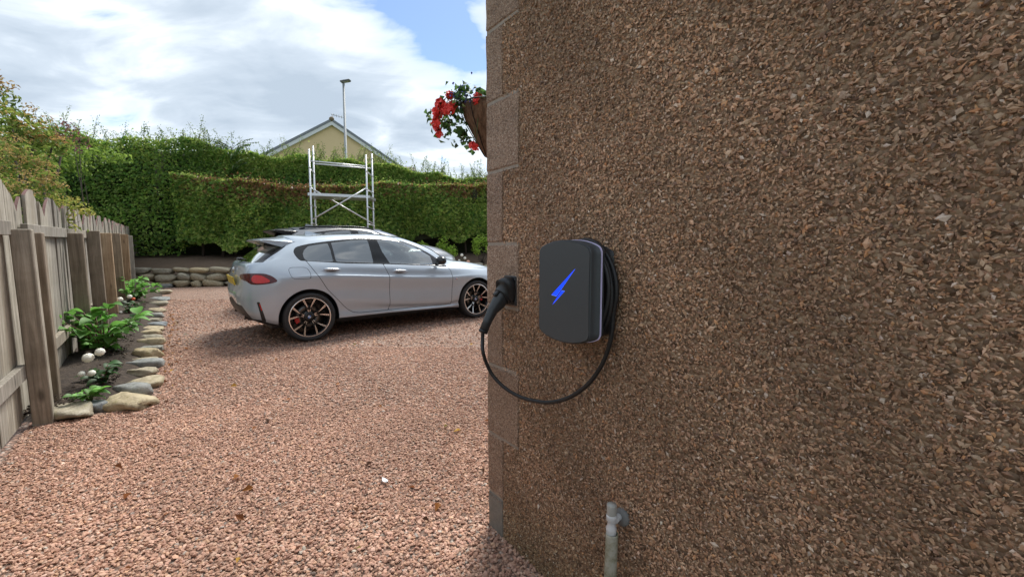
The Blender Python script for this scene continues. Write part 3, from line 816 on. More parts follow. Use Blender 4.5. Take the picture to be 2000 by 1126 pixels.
yel = hedge_cols(n, [1.5, 2.5, 5, 6.5, 1.5]); drk = hedge_cols(n, [5, 3.5, 2, 1.2, 4])  # yellow clumps put lit-leaf highlights into the foliage colour
mixf = np.clip(.76 + .45 * clump, 0, 1)[:, None]
c = drk * (1 - mixf) + yel * mixf
br = pal(n, [(.26, .14, .06), (.36, .21, .10), (.17, .09, .045), (.28, .22, .07)], [4, 3, 3, 2], .15)
b = (rng.uniform(0, 1, n) < brown_p * .75)[:, None]; c = np.where(b, br, c)
keep(foliage('foliage', P, Nn, rng.uniform(.085, .155, n), c, None, aspect=.72), h1)
# top and left end
n = 14000
s = rng.uniform(H1S0, H1S1, n); d = rng.uniform(-.02, 1.0, n); z = h1top(s) + rng.gamma(1.2, .05, n) - .06
P = hedge_pt(s, d, z); Nn = np.tile([0, -.3, 1.0], (n, 1)) + rng.normal(0, .6, (n, 3))
bp = np.clip(np.exp(-((s - 3.3) / 1.9) ** 2) * .9 + np.exp(-((s - 9.6) / 2.2) ** 2) * .6, 0, .8)
c = np.where((rng.uniform(0, 1, n) < bp)[:, None], pal(n, [(.20, .105, .045), (.28, .16, .07), (.13, .07, .035)], [4, 3, 3], .15), hedge_cols(n, [2, 4, 4, 3, 1]))
keep(foliage('foliage', P, Nn, rng.uniform(.05, .09, n), c, None), h1)
n = 6000
d = rng.uniform(0, 1.1, n); s = H1S0 + rng.normal(0, .06, n); z = hz0(s) + .2 + rng.uniform(0, 1, n) * (h1top(s) - hz0(s) - .2)
P = hedge_pt(s, d, z); Nn = np.tile([-LDIR[0], -LDIR[1] - .3, .5], (n, 1)) + rng.normal(0, .55, (n, 3))
keep(foliage('foliage', P, Nn, rng.uniform(.055, .09, n), hedge_cols(n, [4, 4, 3, 2, 2]), None), h1)
for i in range(26):
    s = .5 + i * .53 + rnd.uniform(-.12, .12); b0 = hedge_pt(np.array(s), np.array(.35 + rnd.uniform(-.1, .2)), np.array(float(hz0(s)) - .12)); 
    p1 = b0 + np.array([rnd.uniform(-.1, .1), 0, .45]); p2 = p1 + np.array([rnd.uniform(-.15, .15), .1, .5])
    keep(MB().tube([b0, p1, p2], [.045, .035, .02], 6).build('trunk', M['bark'], None), h1)

# back hedge: taller, shaggy, running on to the left behind the fence
H2S0, H2S1 = -15.0, 15.0
h2 = empty('overgrown_hedge', tuple(hedge_pt(np.array(0.), np.array(1.6), np.array(float(hz0(0)) - .3))))
tag(h2, 'taller shaggy untrimmed hedge rising behind the clipped one', 'hedge')
def h2top(s): return hz0(s) + np.interp(s, [-9, -4, -1, 1.0, 2.5, 4.2, 5.9, 6.8, 7.7, 9.6, 12, 15], [3.55, 3.55, 3.5, 3.4, 3.35, 3.15, 3.3, 3.05, 2.75, 2.80, 2.95, 3.0]) + .10 * np.sin(s * 1.7 + 1) + .07 * np.sin(s * 4.1)
def h2front(s): return np.interp(s, [-.3, 1.9], [.35, 1.15])
keep(core('twigs', H2S0, H2S1, 1.45, 2.4, lambda s: float(hz0(s)) - .2, lambda s: float(h2top(s)) - .16, None, 60), h2)
keep(core('twigs', H2S0, -.7, .72, 2.2, lambda s: float(hz0(s)) - .2, lambda s: float(h2top(s)) - .14, None, 30), h2)
n = 78000
s = rng.uniform(H2S0, H2S1, n); t = rng.uniform(0, 1, n) ** .8; zb = np.where(s < H1S0, hz0(s) - .1, h1top(s) - .35); z = zb + (h2top(s) - zb) * t
d = h2front(s) + .16 * vn3(np.stack([s, z, 0 * s], 1), 2.2, 9) + rng.gamma(1.6, .07, n) - .1
P = hedge_pt(s, d, z); Nn = np.tile([LPERP[0], LPERP[1], .7], (n, 1)) + rng.normal(0, .65, (n, 3))
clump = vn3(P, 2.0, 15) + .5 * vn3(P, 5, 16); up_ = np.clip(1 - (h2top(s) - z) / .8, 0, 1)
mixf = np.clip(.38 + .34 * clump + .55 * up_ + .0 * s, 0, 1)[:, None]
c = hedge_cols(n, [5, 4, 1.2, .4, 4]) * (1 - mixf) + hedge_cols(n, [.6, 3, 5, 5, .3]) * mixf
lowbrown = (rng.uniform(0, 1, n) < np.where(s > .5, np.clip(.45 - (z - h1top(s)) * 1.0, 0, .6) * np.clip(.4 + vn3(P, 2.2, 17), 0, 1), 0))[:, None]
c = np.where(lowbrown, pal(n, [(.20, .09, .04), (.12, .06, .03)], [1, 1], .2), c)
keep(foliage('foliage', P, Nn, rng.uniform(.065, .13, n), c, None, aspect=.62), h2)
n = 26000
s = rng.uniform(H2S0, H2S1, n); d = h2front(s) + rng.uniform(0, 1.3, n); z = h2top(s) + .12 * vn3(np.stack([s, d, 0 * s], 1), 3.5, 21) + rng.gamma(1.3, .08, n) - .20
P = hedge_pt(s, d, z); Nn = np.tile([0, -.3, 1.], (n, 1)) + rng.normal(0, .7, (n, 3))
keep(foliage('foliage', P, Nn, rng.uniform(.045, .09, n), hedge_cols(n, [.6, 3, 5, 5, .3]), None), h2)
def shoot(p0, height, lean, nl, leaf, cols, stems, PP, NN, SS, CC, curl=.3):
    """one upright shoot: a thin stem with leaves in pairs"""
    pts = [p0 + np.array([lean[0] * t + curl * lean[0] * t * t, lean[1] * t, height * (t - .12 * t * t)]) for t in np.linspace(0, 1, 6)]
    stems.append(pts)
    for i in range(nl):
        t = .25 + .75 * i / nl; p = p0 + np.array([lean[0] * t + curl * lean[0] * t * t, lean[1] * t, height * (t - .12 * t * t)])
        PP.append(p + rng.normal(0, leaf * .55, 3)); NN.append(rng.normal(0, .6, 3) + np.array([0, -.4, .6])); SS.append(leaf * rnd.uniform(.7, 1.15) * (1 - .35 * t)); CC.append(cols)
stems, PP, NN, SS, CC = [], [], [], [], []
for i in range(330):
    s = rnd.uniform(-3.5, 14.5); 
    if rnd.random() < .45: s = rnd.choice([rnd.gauss(3.2, .8), rnd.gauss(5.6, .6), rnd.gauss(9.0, .7), rnd.gauss(9.9, .5), rnd.gauss(.6, .6), rnd.gauss(13, .8)])
    p0 = hedge_pt(np.array(s), np.array(float(h2front(s)) + rnd.uniform(.0, .7)), np.array(float(h2top(s)) - .12))
    hh = rnd.choice((.25, .35, .45, .6, .85)) * rnd.uniform(.8, 1.2); shoot(p0, hh, (rnd.uniform(-.25, .25), rnd.uniform(-.15, .1)), int(14 + hh * 34), .075, rnd.choice([(.12, .19, .03), (.17, .24, .05), (.08, .14, .025), (.21, .27, .09)]), stems, PP, NN, SS, CC)
m = MB()
for pts in stems: m.tube(pts, [.008, .007, .006, .005, .004, .003], 4, cap=False)
keep(m.build('shoots', M['bark'], None), h2)['kind'] = 'stuff'
CC = np.array(CC) * (1 + rng.normal(0, .15, (len(CC), 1))); keep(foliage('foliage', np.array(PP), np.array(NN), np.array(SS), np.clip(CC, .01, .9), None), h2)

def pinnate(base, tip, nl, leaf, P_, N_, S_, C_, D_, col):
    ax = tip - base
    for i in range(nl):
        t = .2 + .8 * i / (nl - 1); p = base + ax * t - np.array([0, 0, .22]) * np.linalg.norm(ax) * t * t
        side = norm(np.cross(ax, np.array([0, -.5, 1.0])))
        for sg in (-1, 1):
            dd = norm(norm(ax) * .45 + side * sg); P_.append(p + dd * leaf * .55); D_.append(dd); N_.append(np.array([0, -.3, 1.0]) + rng.normal(0, .25, 3)); S_.append(leaf * rnd.uniform(.8, 1.1)); C_.append(col)
# an ash sapling grown up through the hedge
sb = hedge_pt(np.array(1.35), np.array(.95), np.array(float(hz0(1.35)) + 2.2)); ash = empty('ash_sapling', tuple(sb))
tag(ash, 'self seeded sapling with feathery paired leaves poking above the hedge', 'sapling')
P_, N_, S_, C_, D_ = [], [], [], [], []
m = MB(); m.tube([(0, 0, -1.6), (.02, 0, .4), (.05, 0, 1.25)], [.03, .022, .012], 6)
m.build('trunk', M['bark'], ash)
m = MB()
for i in range(26):
    a = rnd.uniform(0, 6.28); h = rnd.uniform(.25, 1.35); L = rnd.uniform(.4, .85); b0 = np.array([.05 * h, 0, h * .92]); tp = b0 + np.array([math.cos(a) * L, math.sin(a) * L * .8, .28 * L + .25])
    pinnate(b0, tp, 9, .125, P_, N_, S_, C_, D_, rnd.choice([(.035, .085, .025), (.055, .115, .03), (.085, .15, .035)])); m.tube([b0, (b0 + tp) / 2 + np.array([0, 0, .03]), tp - np.array([0, 0, .22]) * L], .005, 4, cap=False)
m.build('stalks', M['bark'], ash)['kind'] = 'stuff'
foliage('crown', np.array(P_), np.array(N_), np.array(S_), np.clip(np.array(C_) * (1 + rng.normal(0, .12, (len(C_), 1))), .01, .9), ash, aspect=.36, direction=np.array(D_))

def crown(name, blobs, per, leaf, cols, w, parent, aspect=.5, inner=.35, seed=0, upb=.5, var=.16):
    P_, N_, S_ = [], [], []
    for (c, r) in blobs:
        r = np.array(r if hasattr(r, '__len__') else (r, r, r)); k = int(per * (r[0] * r[1] * r[2]) ** (2 / 3) * 10)
        D = norm(rng.normal(size=(k, 3))); q = (inner + (1 - inner) * rng.uniform(0, 1, (k, 1)) ** .5) * (1 + .25 * vn3(D * 3, 1.6, seed + len(P_))[:, None])
        P_.append(np.array(c) + D * r * q); N_.append(D + np.array([0, 0, upb]) + rng.normal(0, .45, (k, 3))); S_.append(rng.uniform(.7, 1.25, k) * leaf)
    P_ = np.concatenate(P_); N_ = np.concatenate(N_); S_ = np.concatenate(S_)
    return foliage(name, P_, N_, S_, pal(len(P_), cols, w, var), parent, aspect=aspect)
def limbs(parent, base, ends, r0):
    m = MB()
    for e in ends:
        e = (e[0] * .92 + base[0] * .08, e[1] + .05, e[2] - .10)
        mid = (np.array(base) + np.array(e)) / 2 + np.array([rnd.uniform(-.1, .1), rnd.uniform(-.1, .1), -.06]); m.tube([base, tuple(mid), tuple(e)], [r0, r0 * .6, r0 * .25], 6)
    return m.build('trunk', M['bark'], parent)
TAN = [(.34, .24, .08), (.42, .31, .12), (.26, .20, .07), (.20, .195, .05)]
OLIVE = [(.12, .18, .032), (.165, .235, .048), (.235, .29, .07), (.08, .13, .026)]
def px_dir(u, v):
    a, b = (u - 1000) / 830, (563 - v) / 830; t5 = R(5)
    return np.array([a, math.cos(t5) + b * math.sin(t5), -math.sin(t5) + b * math.cos(t5)])
def shrub(name, label, u, Y, spots):
    """an Empty on the ground; spots (u, v, ru, rv) in photograph pixels become clumps round it at about distance Y"""
    base = np.array([0, 0, CAM_H]) + px_dir(u, 480) * Y; base[2] = gzf(Y)
    root = empty(name, tuple(base)); tag(root, label, 'shrub'); out = []
    for (u_, v_, ru, rv) in spots:
        yy = Y + rnd.uniform(-.2, .2); p = np.array([0, 0, CAM_H]) + px_dir(u_, v_) * yy; k = yy / 830
        out.append((tuple(p - base), (ru * k, ru * k * .9, rv * k)))
    return root, out
def tips_of(bl, k, lo, hi, r): return [((c[0] + q[0] * rnd.uniform(-.95, .95), c[1] + q[1] * rnd.uniform(-1, .3), c[2] + q[2] * rnd.uniform(lo, hi)), r) for c, q in bl for _ in range(k)]
t1, bl = shrub('bronze_shrub', 'tall airy shrub with bronze young leaves at the far left behind the fence', 30, 6.4, [(10, 192, 24, 24), (22, 232, 42, 28), (62, 252, 38, 26), (98, 272, 30, 22), (40, 285, 58, 30), (-45, 225, 60, 55), (-35, 165, 30, 35), (118, 290, 26, 18), (10, 370, 90, 60), (60, 440, 80, 60)])
limbs(t1, (0, 0, 0), [q[0] for q in bl], .05)
crown('crown', bl, 170, .10, OLIVE + [(.25, .21, .07)], [5, 5, 4, 2, .8], t1, .36, .12, 1)
crown('young_leaves', tips_of(bl, 6, .5, 1.15, .10), 130, .06, [(.34, .24, .08), (.40, .30, .11), (.26, .15, .06)], [4, 4, 2], t1, .35, .1, 3)
t2, bl = shrub('tasselled_shrub', 'dense evergreen shrub covered in dull tan flower tassels just above the fence', 40, 4.9, [(25, 302, 48, 30), (80, 325, 30, 24), (15, 342, 60, 34), (92, 358, 26, 24), (-40, 310, 50, 55), (60, 380, 60, 30), (30, 440, 90, 60), (20, 520, 80, 60)])
limbs(t2, (0, 0, 0), [q[0] for q in bl], .04)
crown('crown', bl, 210, .085, OLIVE, [3, 4, 3, 3], t2, .32, .3, 5)
crown('flower_tassels', tips_of(bl, 26, -.2, 1.05, (.075, .075, .045)), 300, .026, TAN, [4, 4, 3, 1], t2, .6, .1, 6)
t3, bl = shrub('overhanging_shrub', 'yellow green evergreen sprays hanging over the fence top', 142, 4.72, [(132, 402, 22, 14), (162, 408, 20, 13), (140, 424, 20, 14), (172, 414, 14, 10), (136, 446, 13, 12), (118, 392, 18, 14), (150, 396, 16, 10)])
limbs(t3, (-.28, -.20, 1.35), [q[0] for q in bl[:3]], .006)
crown('crown', bl, 260, .062, [(.22, .26, .05), (.31, .33, .08), (.13, .18, .035), (.38, .37, .11)], [4, 4, 2, 2], t3, .32, .1, 8)
crown('flower_tassels', tips_of(bl, 6, -.6, .9, (.045, .045, .03)), 330, .018, [(.44, .38, .09), (.36, .30, .08), (.27, .23, .06)], [4, 4, 3], t3, .6, .1, 9)
t4, bl = shrub('purple_shrub', 'small purple leaved sprigs showing between the bronze shrub and hedge', 140, 8.6, [(132, 246, 16, 10), (150, 262, 20, 10), (118, 266, 16, 9), (166, 272, 16, 7), (140, 285, 30, 14), (128, 236, 7, 10)])
limbs(t4, (0, .4, 0), [q[0] for q in bl[:2]], .014)
crown('crown', bl, 80, .075, [(.15, .05, .055), (.22, .09, .075), (.10, .045, .05), (.18, .15, .06)], [4, 3, 3, 2], t4, .45, .1, 11)
t5, bl = shrub('green_shrub', 'fresh green bushy shrub standing in front of the dark hedge at left', 150, 10.5, [(100, 296, 40, 18), (150, 300, 46, 18), (200, 304, 40, 16), (70, 315, 50, 25), (130, 325, 50, 20), (235, 308, 22, 12)])
limbs(t5, (0, .5, 0), [q[0] for q in bl[:2]], .016)
crown('crown', bl, 130, .11, [(.12, .21, .035), (.17, .27, .045), (.23, .33, .07), (.06, .11, .02)], [4, 4, 3, 2], t5, .5, .15, 12)

# ------------------------------------------------------------------ plants in the bed
def big_leaf_mesh(name, L, W, n=7):
    m = MB(); vs = []; 
    for i in range(n):
        t = i / (n - 1); w = W * .5 * (math.sin(math.pi * t ** .8) ** .85 if 0 < t < 1 else .02); zc = .18 * L * math.sin(t * 2.6) - .10 * L * t * t
        vs += [(-w, L * t, zc + w * .35), (0, L * t, zc), (w, L * t, zc + w * .35)]
    fs = []
    for i in range(n - 1):
        a = i * 3; fs += [(a, a + 1, a + 4, a + 3), (a + 1, a + 2, a + 5, a + 4)]
    m.add(vs, fs, 0, True); return m
def leaf_solid(name, base, rough=.55):
    m = Mat(name); oi = m.orand(); v = m.coord()
    col = m.ramp(oi, [(0, tuple(c * .6 for c in base)), (.5, base), (1, tuple(min(1, c * 1.6) for c in base))])
    m.set(Base_Color=m.mix(m.noise(v, 40, 3), col, m.mix(1.0, col, .8, 'MULTIPLY')), Roughness=rough)
    tr = m.node('ShaderNodeBsdfTranslucent'); hs = m.node('ShaderNodeHueSaturation'); hs.inputs['Value'].default_value = 1.6; m.l.new(col, hs.inputs['Color']); m.l.new(hs.outputs[0], tr.inputs[0])
    mx = m.node('ShaderNodeMixShader'); mx.inputs[0].default_value = .3; m.l.new(m.b.outputs[0], mx.inputs[1]); m.l.new(tr.outputs[0], mx.inputs[2]); m.l.new(mx.outputs[0], m.out.inputs[0]); return m.m
LM = {}
M['pleaf'] = leaf_solid('plant_leaf', (.13, .30, .06)); M['pleaf_dark'] = leaf_solid('begonia_leaf', (.030, .085, .022)); M['pleaf_light'] = leaf_solid('young_leaf', (.13, .26, .05))
M['stem'] = simple('green_stem', (.07, .10, .03), .6, 0, .2); M['redstem'] = simple('red_stem', (.13, .055, .04), .6, 0, .2)
M['white_petal'] = simple('white_petal', (.80, .79, .70), .55, 0, .06); M['peach_petal'] = simple('peach_petal', (.75, .42, .30), .55, 0, .12); M['red_petal'] = simple('red_petal', (.85, .075, .070), .5, 0, .15)
M['orange_petal'] = simple('orange_petal', (.65, .12, .05), .5, 0, .15)
def leaf_mesh(key, L, W, mat):
    if key not in LM: LM[key] = big_leaf_mesh('leaf', L, W).mesh('leaf', mat)
    return LM[key]
def put_leaf(parent, me, p, yaw, pitch, roll, sc):
    o = bpy.data.objects.new('leaf', me); link(o, parent); o.location = p; o.rotation_euler = (pitch, roll, yaw); o.scale = (sc, sc, sc); return o
def plant(name, loc, label, cat, stems_n, height, spread, leaf_key, L, W, mat, stem_mat, per, seed, low=.12):
    rr = random.Random(seed); root = empty(name, loc); tag(root, label, cat)
    m = MB(); tips = []
    me = leaf_mesh(leaf_key, L, W, mat)
    for i in range(stems_n):
        a = 2 * math.pi * (i + rr.random() * .8) / stems_n; rad = spread * rr.uniform(.25, 1.0); h = height * rr.uniform(.6, 1.0) * (1.12 - .5 * rad / spread)
        tip = Vector((math.cos(a) * rad, math.sin(a) * rad, h)); mid = Vector((tip.x * .35, tip.y * .35, h * .6))
        m.tube([(0, 0, -.03), mid, tip], [.007, .005, .003], 5); tips.append(tip)
        for k in range(per):
            t = low + (1 - low) * (k + rr.random()) / per; q = (1 - t) ** 2 * Vector((0, 0, 0)) + 2 * t * (1 - t) * mid * 1.1 + t * t * tip
            put_leaf(root, me, q, a + rr.uniform(-1.3, 1.3) - math.pi / 2, rr.uniform(-.35, .55), rr.uniform(-.4, .4), rr.uniform(.6, 1.1))
    m.build('stem', stem_mat, root); return root, tips
def at(u, v, z=.10):
    g = ground_pt(u, v, z); return (float(g[0]), float(g[1]), gzf(g[1]) + z - .02)
plant('peony_plant', at(200, 690), 'large leafy green plant with rounded leaves against the fence', 'plant', 16, .66, .42, 'peony', .155, .115, M['pleaf'], M['redstem'], 11, 1)
plant('peony_plant', at(259, 588), 'bushy green plant in the bed near the far brown posts', 'plant', 16, .62, .46, 'peony', .155, .115, M['pleaf'], M['redstem'], 11, 2)
plant('seedling', at(176, 776), 'small low green plant at the near corner of the bed', 'plant', 6, .12, .10, 'small', .085, .06, M['pleaf'], M['stem'], 4, 3)
def flower_mesh(key, r, mat, petals=11, cup=.5):
    if key in LM: return LM[key]
    m = MB(); rr = random.Random(5)
    # a full double bloom: overlapping petals set round a ball, their tips curling out
    for th, np_, rr_ in ((18, 4, .70), (42, 7, .82), (66, 9, .92), (90, 10, 1.0), (112, 9, .95)):
        for i in range(np_):
            a = 2 * math.pi * (i + .5 * (th % 4)) / np_ + rr.uniform(-.12, .12); t_ = math.radians(th + rr.uniform(-5, 5))
            d = Vector((math.sin(t_) * math.cos(a), math.sin(t_) * math.sin(a), math.cos(t_))); u = Vector((-math.sin(a), math.cos(a), 0)); w = u.cross(d) * -1
            vs = []
            for b in (-1, -.2, .6, 1.1):
                for g in (-1, 0, 1):
                    k = .36 * (1.0 - .45 * max(0, b) ** 2) * (1 if b > -1 else .6); q = (d - w * b * .42 + u * g * k).normalized()
                    vs.append(q * r * rr_ * (.82 + .14 * (b + 1) / 2 + (.05 if g == 0 else 0)))
            m.add(vs, [(r0 * 3 + c, r0 * 3 + c + 1, r0 * 3 + c + 4, r0 * 3 + c + 3) for r0 in range(3) for c in range(2)], 0, True)
    m.ball((0, 0, r * .45), r * .16, 8, 6, 1)
    LM[key] = m.mesh('flower', [mat, M['yellow']]); return LM[key]
M['yellow'] = simple('flower_heart', (.55, .48, .12), .6, 0, .2)
def flower(parent, key, r, mat, p, yaw, tilt, sc=1.0):
    o = bpy.data.objects.new('flower', flower_mesh(key, r, mat)); link(o, parent); o.location = p; o.rotation_euler = (tilt, 0, yaw); o.scale = (sc,) * 3; return o
r1, _ = plant('white_begonia', at(203, 745), 'low dark leaved plant with large white double flowers near the bed corner', 'flowering plant', 8, .20, .17, 'beg', .10, .065, M['pleaf_dark'], M['redstem'], 5, 4)
for (x, y, z, s_) in ((-.02, -.10, .26, 1.0), (.045, -.06, .30, .85), (-.06, -.05, .24, .7), (-.015, -.17, .14, .62), (.06, -.16, .145, .66)): flower(r1, 'white', .043, M['white_petal'], (x, y, z), .4, .75, s_)
r2, _ = plant('white_begonia', at(253, 612), 'small dark leaved plant with white flowers between the two green plants', 'flowering plant', 6, .20, .15, 'beg', .10, .065, M['pleaf_dark'], M['redstem'], 5, 5)
for (x, y, z, s_) in ((-.07, -.08, .27, 1.05), (.04, -.02, .31, .9), (.02, -.18, .07, .55)): flower(r2, 'white', .043, M['white_petal'], (x, y, z), .4, .8, s_)
r3, _ = plant('red_begonia', at(266, 596), 'tiny plant with one orange red bloom behind the white flowers', 'flowering plant', 4, .10, .09, 'beg', .10, .065, M['pleaf_dark'], M['redstem'], 3, 6)
flower(r3, 'orange', .035, M['orange_petal'], (.0, -.05, .15), .2, .7, .9)
r4, _ = plant('peach_rose', at(278, 551), 'peach flowered plant at the far end of the flower bed', 'flowering plant', 5, .25, .18, 'beg', .10, .065, M['pleaf_dark'], M['redstem'], 3, 7)
for (x, y, z, s_) in ((-.12, -.05, .33, 1.3), (.06, -.08, .38, 1.2), (.10, -.1, .24, 1.2)): flower(r4, 'peach', .045, M['peach_petal'], (x, y, z), .3, .9, s_)
# plants on the bank by the hedge at the right
def bank(u, Y, dz=.72): return ((u - 1000) / 830 * Y, Y, gzf(Y) + dz)
def bank_plant(u, Y, h, w, label, seed):
    root = empty('shrub_plant', bank(u, Y)); tag(root, label, 'plant')
    rr = random.Random(seed); bl = [((rr.uniform(-.5, .5) * w, rr.uniform(-.3, .3) * w, h * (.25 + .6 * rr.random())), (w * .36, w * .36, h * .26)) for _ in range(9)]
    limbs(root, (0, 0, -.2), [q[0] for q in bl], .012)
    crown('foliage', bl, 210, .075, [(.26, .42, .06), (.36, .50, .09), (.16, .28, .04)], [4, 4, 2], root, .5, .1, seed)  # leaf colours raised so the shaded shrubs look sunlit
bank_plant(873, 14.55, .72, .50, 'bright green young shrub on the bank above the far bonnet', 31)
bank_plant(942, 14.75, .78, .50, 'bright green young shrub on the bank beside the house corner', 32)
bank_plant(824, 14.4, .55, .35, 'small bright green tuft on the bank above the windscreen', 33)
r5, _ = plant('rose_bush', bank(906, 14.3, .44), 'small rose bush with pale pink blooms on the bank', 'rose bush', 7, .36, .22, 'beg', .10, .065, M['pleaf'], M['redstem'], 4, 9)
for (x, y, z, s_) in ((-.05, -.1, .40, 1.3), (.05, -.1, .30, 1.2), (.16, -.12, .18, 1.4), (-.14, -.1, .22, 1.0)): flower(r5, 'peach' if x > .1 else 'white', .045, M['peach_petal'], (x, y, z), .3, .9, s_)

# ------------------------------------------------------------------ hanging basket on the hidden face of the corner
BK = CR - WN_ * .33 - WD * .50          # axis of the basket
BZ = 2.115                              # rim height
basket = empty('hanging_basket', (BK[0], BK[1], BZ - .27)); tag(basket, 'cone shaped brown basket of red trailing geraniums hung at the house corner', 'hanging basket')
def liner_mat():
    m = Mat('coir_liner'); v = m.coord('Object', (1, 1, .25))
    g = m.noise(v, 60, 8, .7)
    m.set(Base_Color=m.ramp(g, [(.3, (.06, .032, .018)), (.5, (.15, .085, .05)), (.72, (.25, .16, .10))]), Roughness=.95); m.bump(g, 1.0, .01); return m.m
M['liner'] = liner_mat()
prof = [(.002, -.0), (.02, .012), (.055, .07), (.095, .14), (.128, .20), (.146, .25), (.150, .285), (.138, .285), (.120, .262), (.0, .255)]
m = MB(); m.lathe(prof, n=28)
V = np.array(m.v); a_ = np.arctan2(V[:, 1], V[:, 0]); f_ = 1 + .045 * np.sin(a_ * 5 + V[:, 2] * 9) + .03 * np.sin(a_ * 9 - V[:, 2] * 20); V[:, :2] *= f_[:, None]; m.v = [tuple(p) for p in V]
m.build('liner', M['liner'], basket)
m = MB()
for k in range(8):
    a = 2 * math.pi * k / 8 + .2; m.tube([(math.cos(a) * r_ * 1.06, math.sin(a) * r_ * 1.06, h_) for r_, h_ in prof[1:7]], .0028, 5)
m.lathe([(.158, .283), (.161, .287), (.158, .291), (.155, .287)], n=28, closed=True)
# wall bracket hooked to the rim
bw = WD * .50
m.tube([tuple(WD * .158 + UP * .287), tuple(bw + UP * .287)], .006, 6); m.tube([tuple(bw + UP * .36), tuple(bw + UP * .02)], .007, 6); m.tube([tuple(WD * .2 + UP * .28), tuple(bw + UP * .06)], .005, 6)
m.build('wire_frame', simple('black_wire', (.02, .02, .02), .5, .6, .1), basket)
LF = -norm(np.array([CR[1] * .0 + .98, .15, 0.]))         # trailing side, towards the left of the view
bl = [((LF[0] * .10, LF[1] * .1, .30), (.12, .13, .085)), ((LF[0] * .20, LF[1] * .2, .25), (.10, .11, .09)), ((LF[0] * .25, LF[1] * .25, .17), (.07, .08, .08)), ((LF[0] * .16, LF[1] * .16, .14), (.075, .08, .08)), ((.02, .0, .33), (.12, .12, .07)), ((LF[0] * .15, LF[1] * .15, .36), (.10, .1, .05)), ((LF[0] * .11, .0, .075), (.04, .05, .06)), ((.06, -.04, .36), (.08, .08, .06)), ((LF[0] * .31, LF[1] * .31, .21), (.035, .05, .06))]
crown('foliage', bl, 700, .038, [(.045, .105, .027), (.08, .17, .045), (.028, .068, .02), (.14, .22, .07)], [4, 3, 3, 1], basket, .75, .05, 41, .3)
m = MB(); fls = []
def geranium(c, n, r, sd):
    rr = random.Random(sd)
    o_m = MB()
    for i in range(n):
        d = Vector((rr.gauss(0, 1), rr.gauss(0, 1), rr.gauss(0, 1))).normalized(); p = Vector((0, 0, 0)) + d * r * rr.uniform(.3, 1)
        t1 = d.orthogonal().normalized(); t2 = d.cross(t1)
        for k in range(4):
            a = k * math.pi / 2 + rr.random(); e = (t1 * math.cos(a) + t2 * math.sin(a)); f2 = (t1 * -math.sin(a) + t2 * math.cos(a)); L = rr.uniform(.015, .024)
            o_m.add([p, p + e * L * .6 + f2 * L * .42 + d * .003, p + e * L + d * .002, p + e * L * .6 - f2 * L * .42 + d * .003], [(0, 1, 2, 3)])
    o = o_m.build('flower_head', M['red_petal'], basket); o.location = c
    m.tube([(c[0] * .45, c[1] * .45, .27), ((c[0]) * .8, c[1] * .8, (c[2] + .30) / 2 + .04), c], .0022, 5)
for i, (u_, v_, n_, r_) in enumerate(((877, 186, 14, .018), (859, 203, 26, .026), (855, 224, 16, .020), (852, 240, 20, .024), (855, 252, 12, .016), (876, 212, 34, .030), (884, 205, 16, .02), (869, 215, 18, .022), (933, 190, 26, .022), (931, 197, 16, .018), (924, 284, 16, .020), (929, 289, 10, .014), (858, 262, 8, .012), (850, 217, 8, .012), (852, 231, 12, .014))):
    Y = BK[1] - (.13 if i % 2 else .09); X = (u_ - 1000) / 830; t5 = R(5); bb = (563 - v_) / 830
    d = np.array([X, math.cos(t5) + bb * math.sin(t5), -math.sin(t5) + bb * math.cos(t5)]); p = np.array([0, 0, CAM_H]) + d * (Y / d[1])
    geranium(tuple(p - np.array([BK[0], BK[1], BZ - .27])), n_, r_, 60 + i)
m.build('stem', M['stem'], basket)
# small violet lobelia among the leaves
P_ = rng.normal(0, 1, (90, 3)) * np.array([.05, .05, .03]) + np.array([LF[0] * .13, -.08, .31]); foliage('lobelia_flowers', P_, rng.normal(size=(90, 3)), .014, pal(90, [(.03, .03, .12), (.06, .05, .20)], [1, 1]), basket, M['petal'], .8)

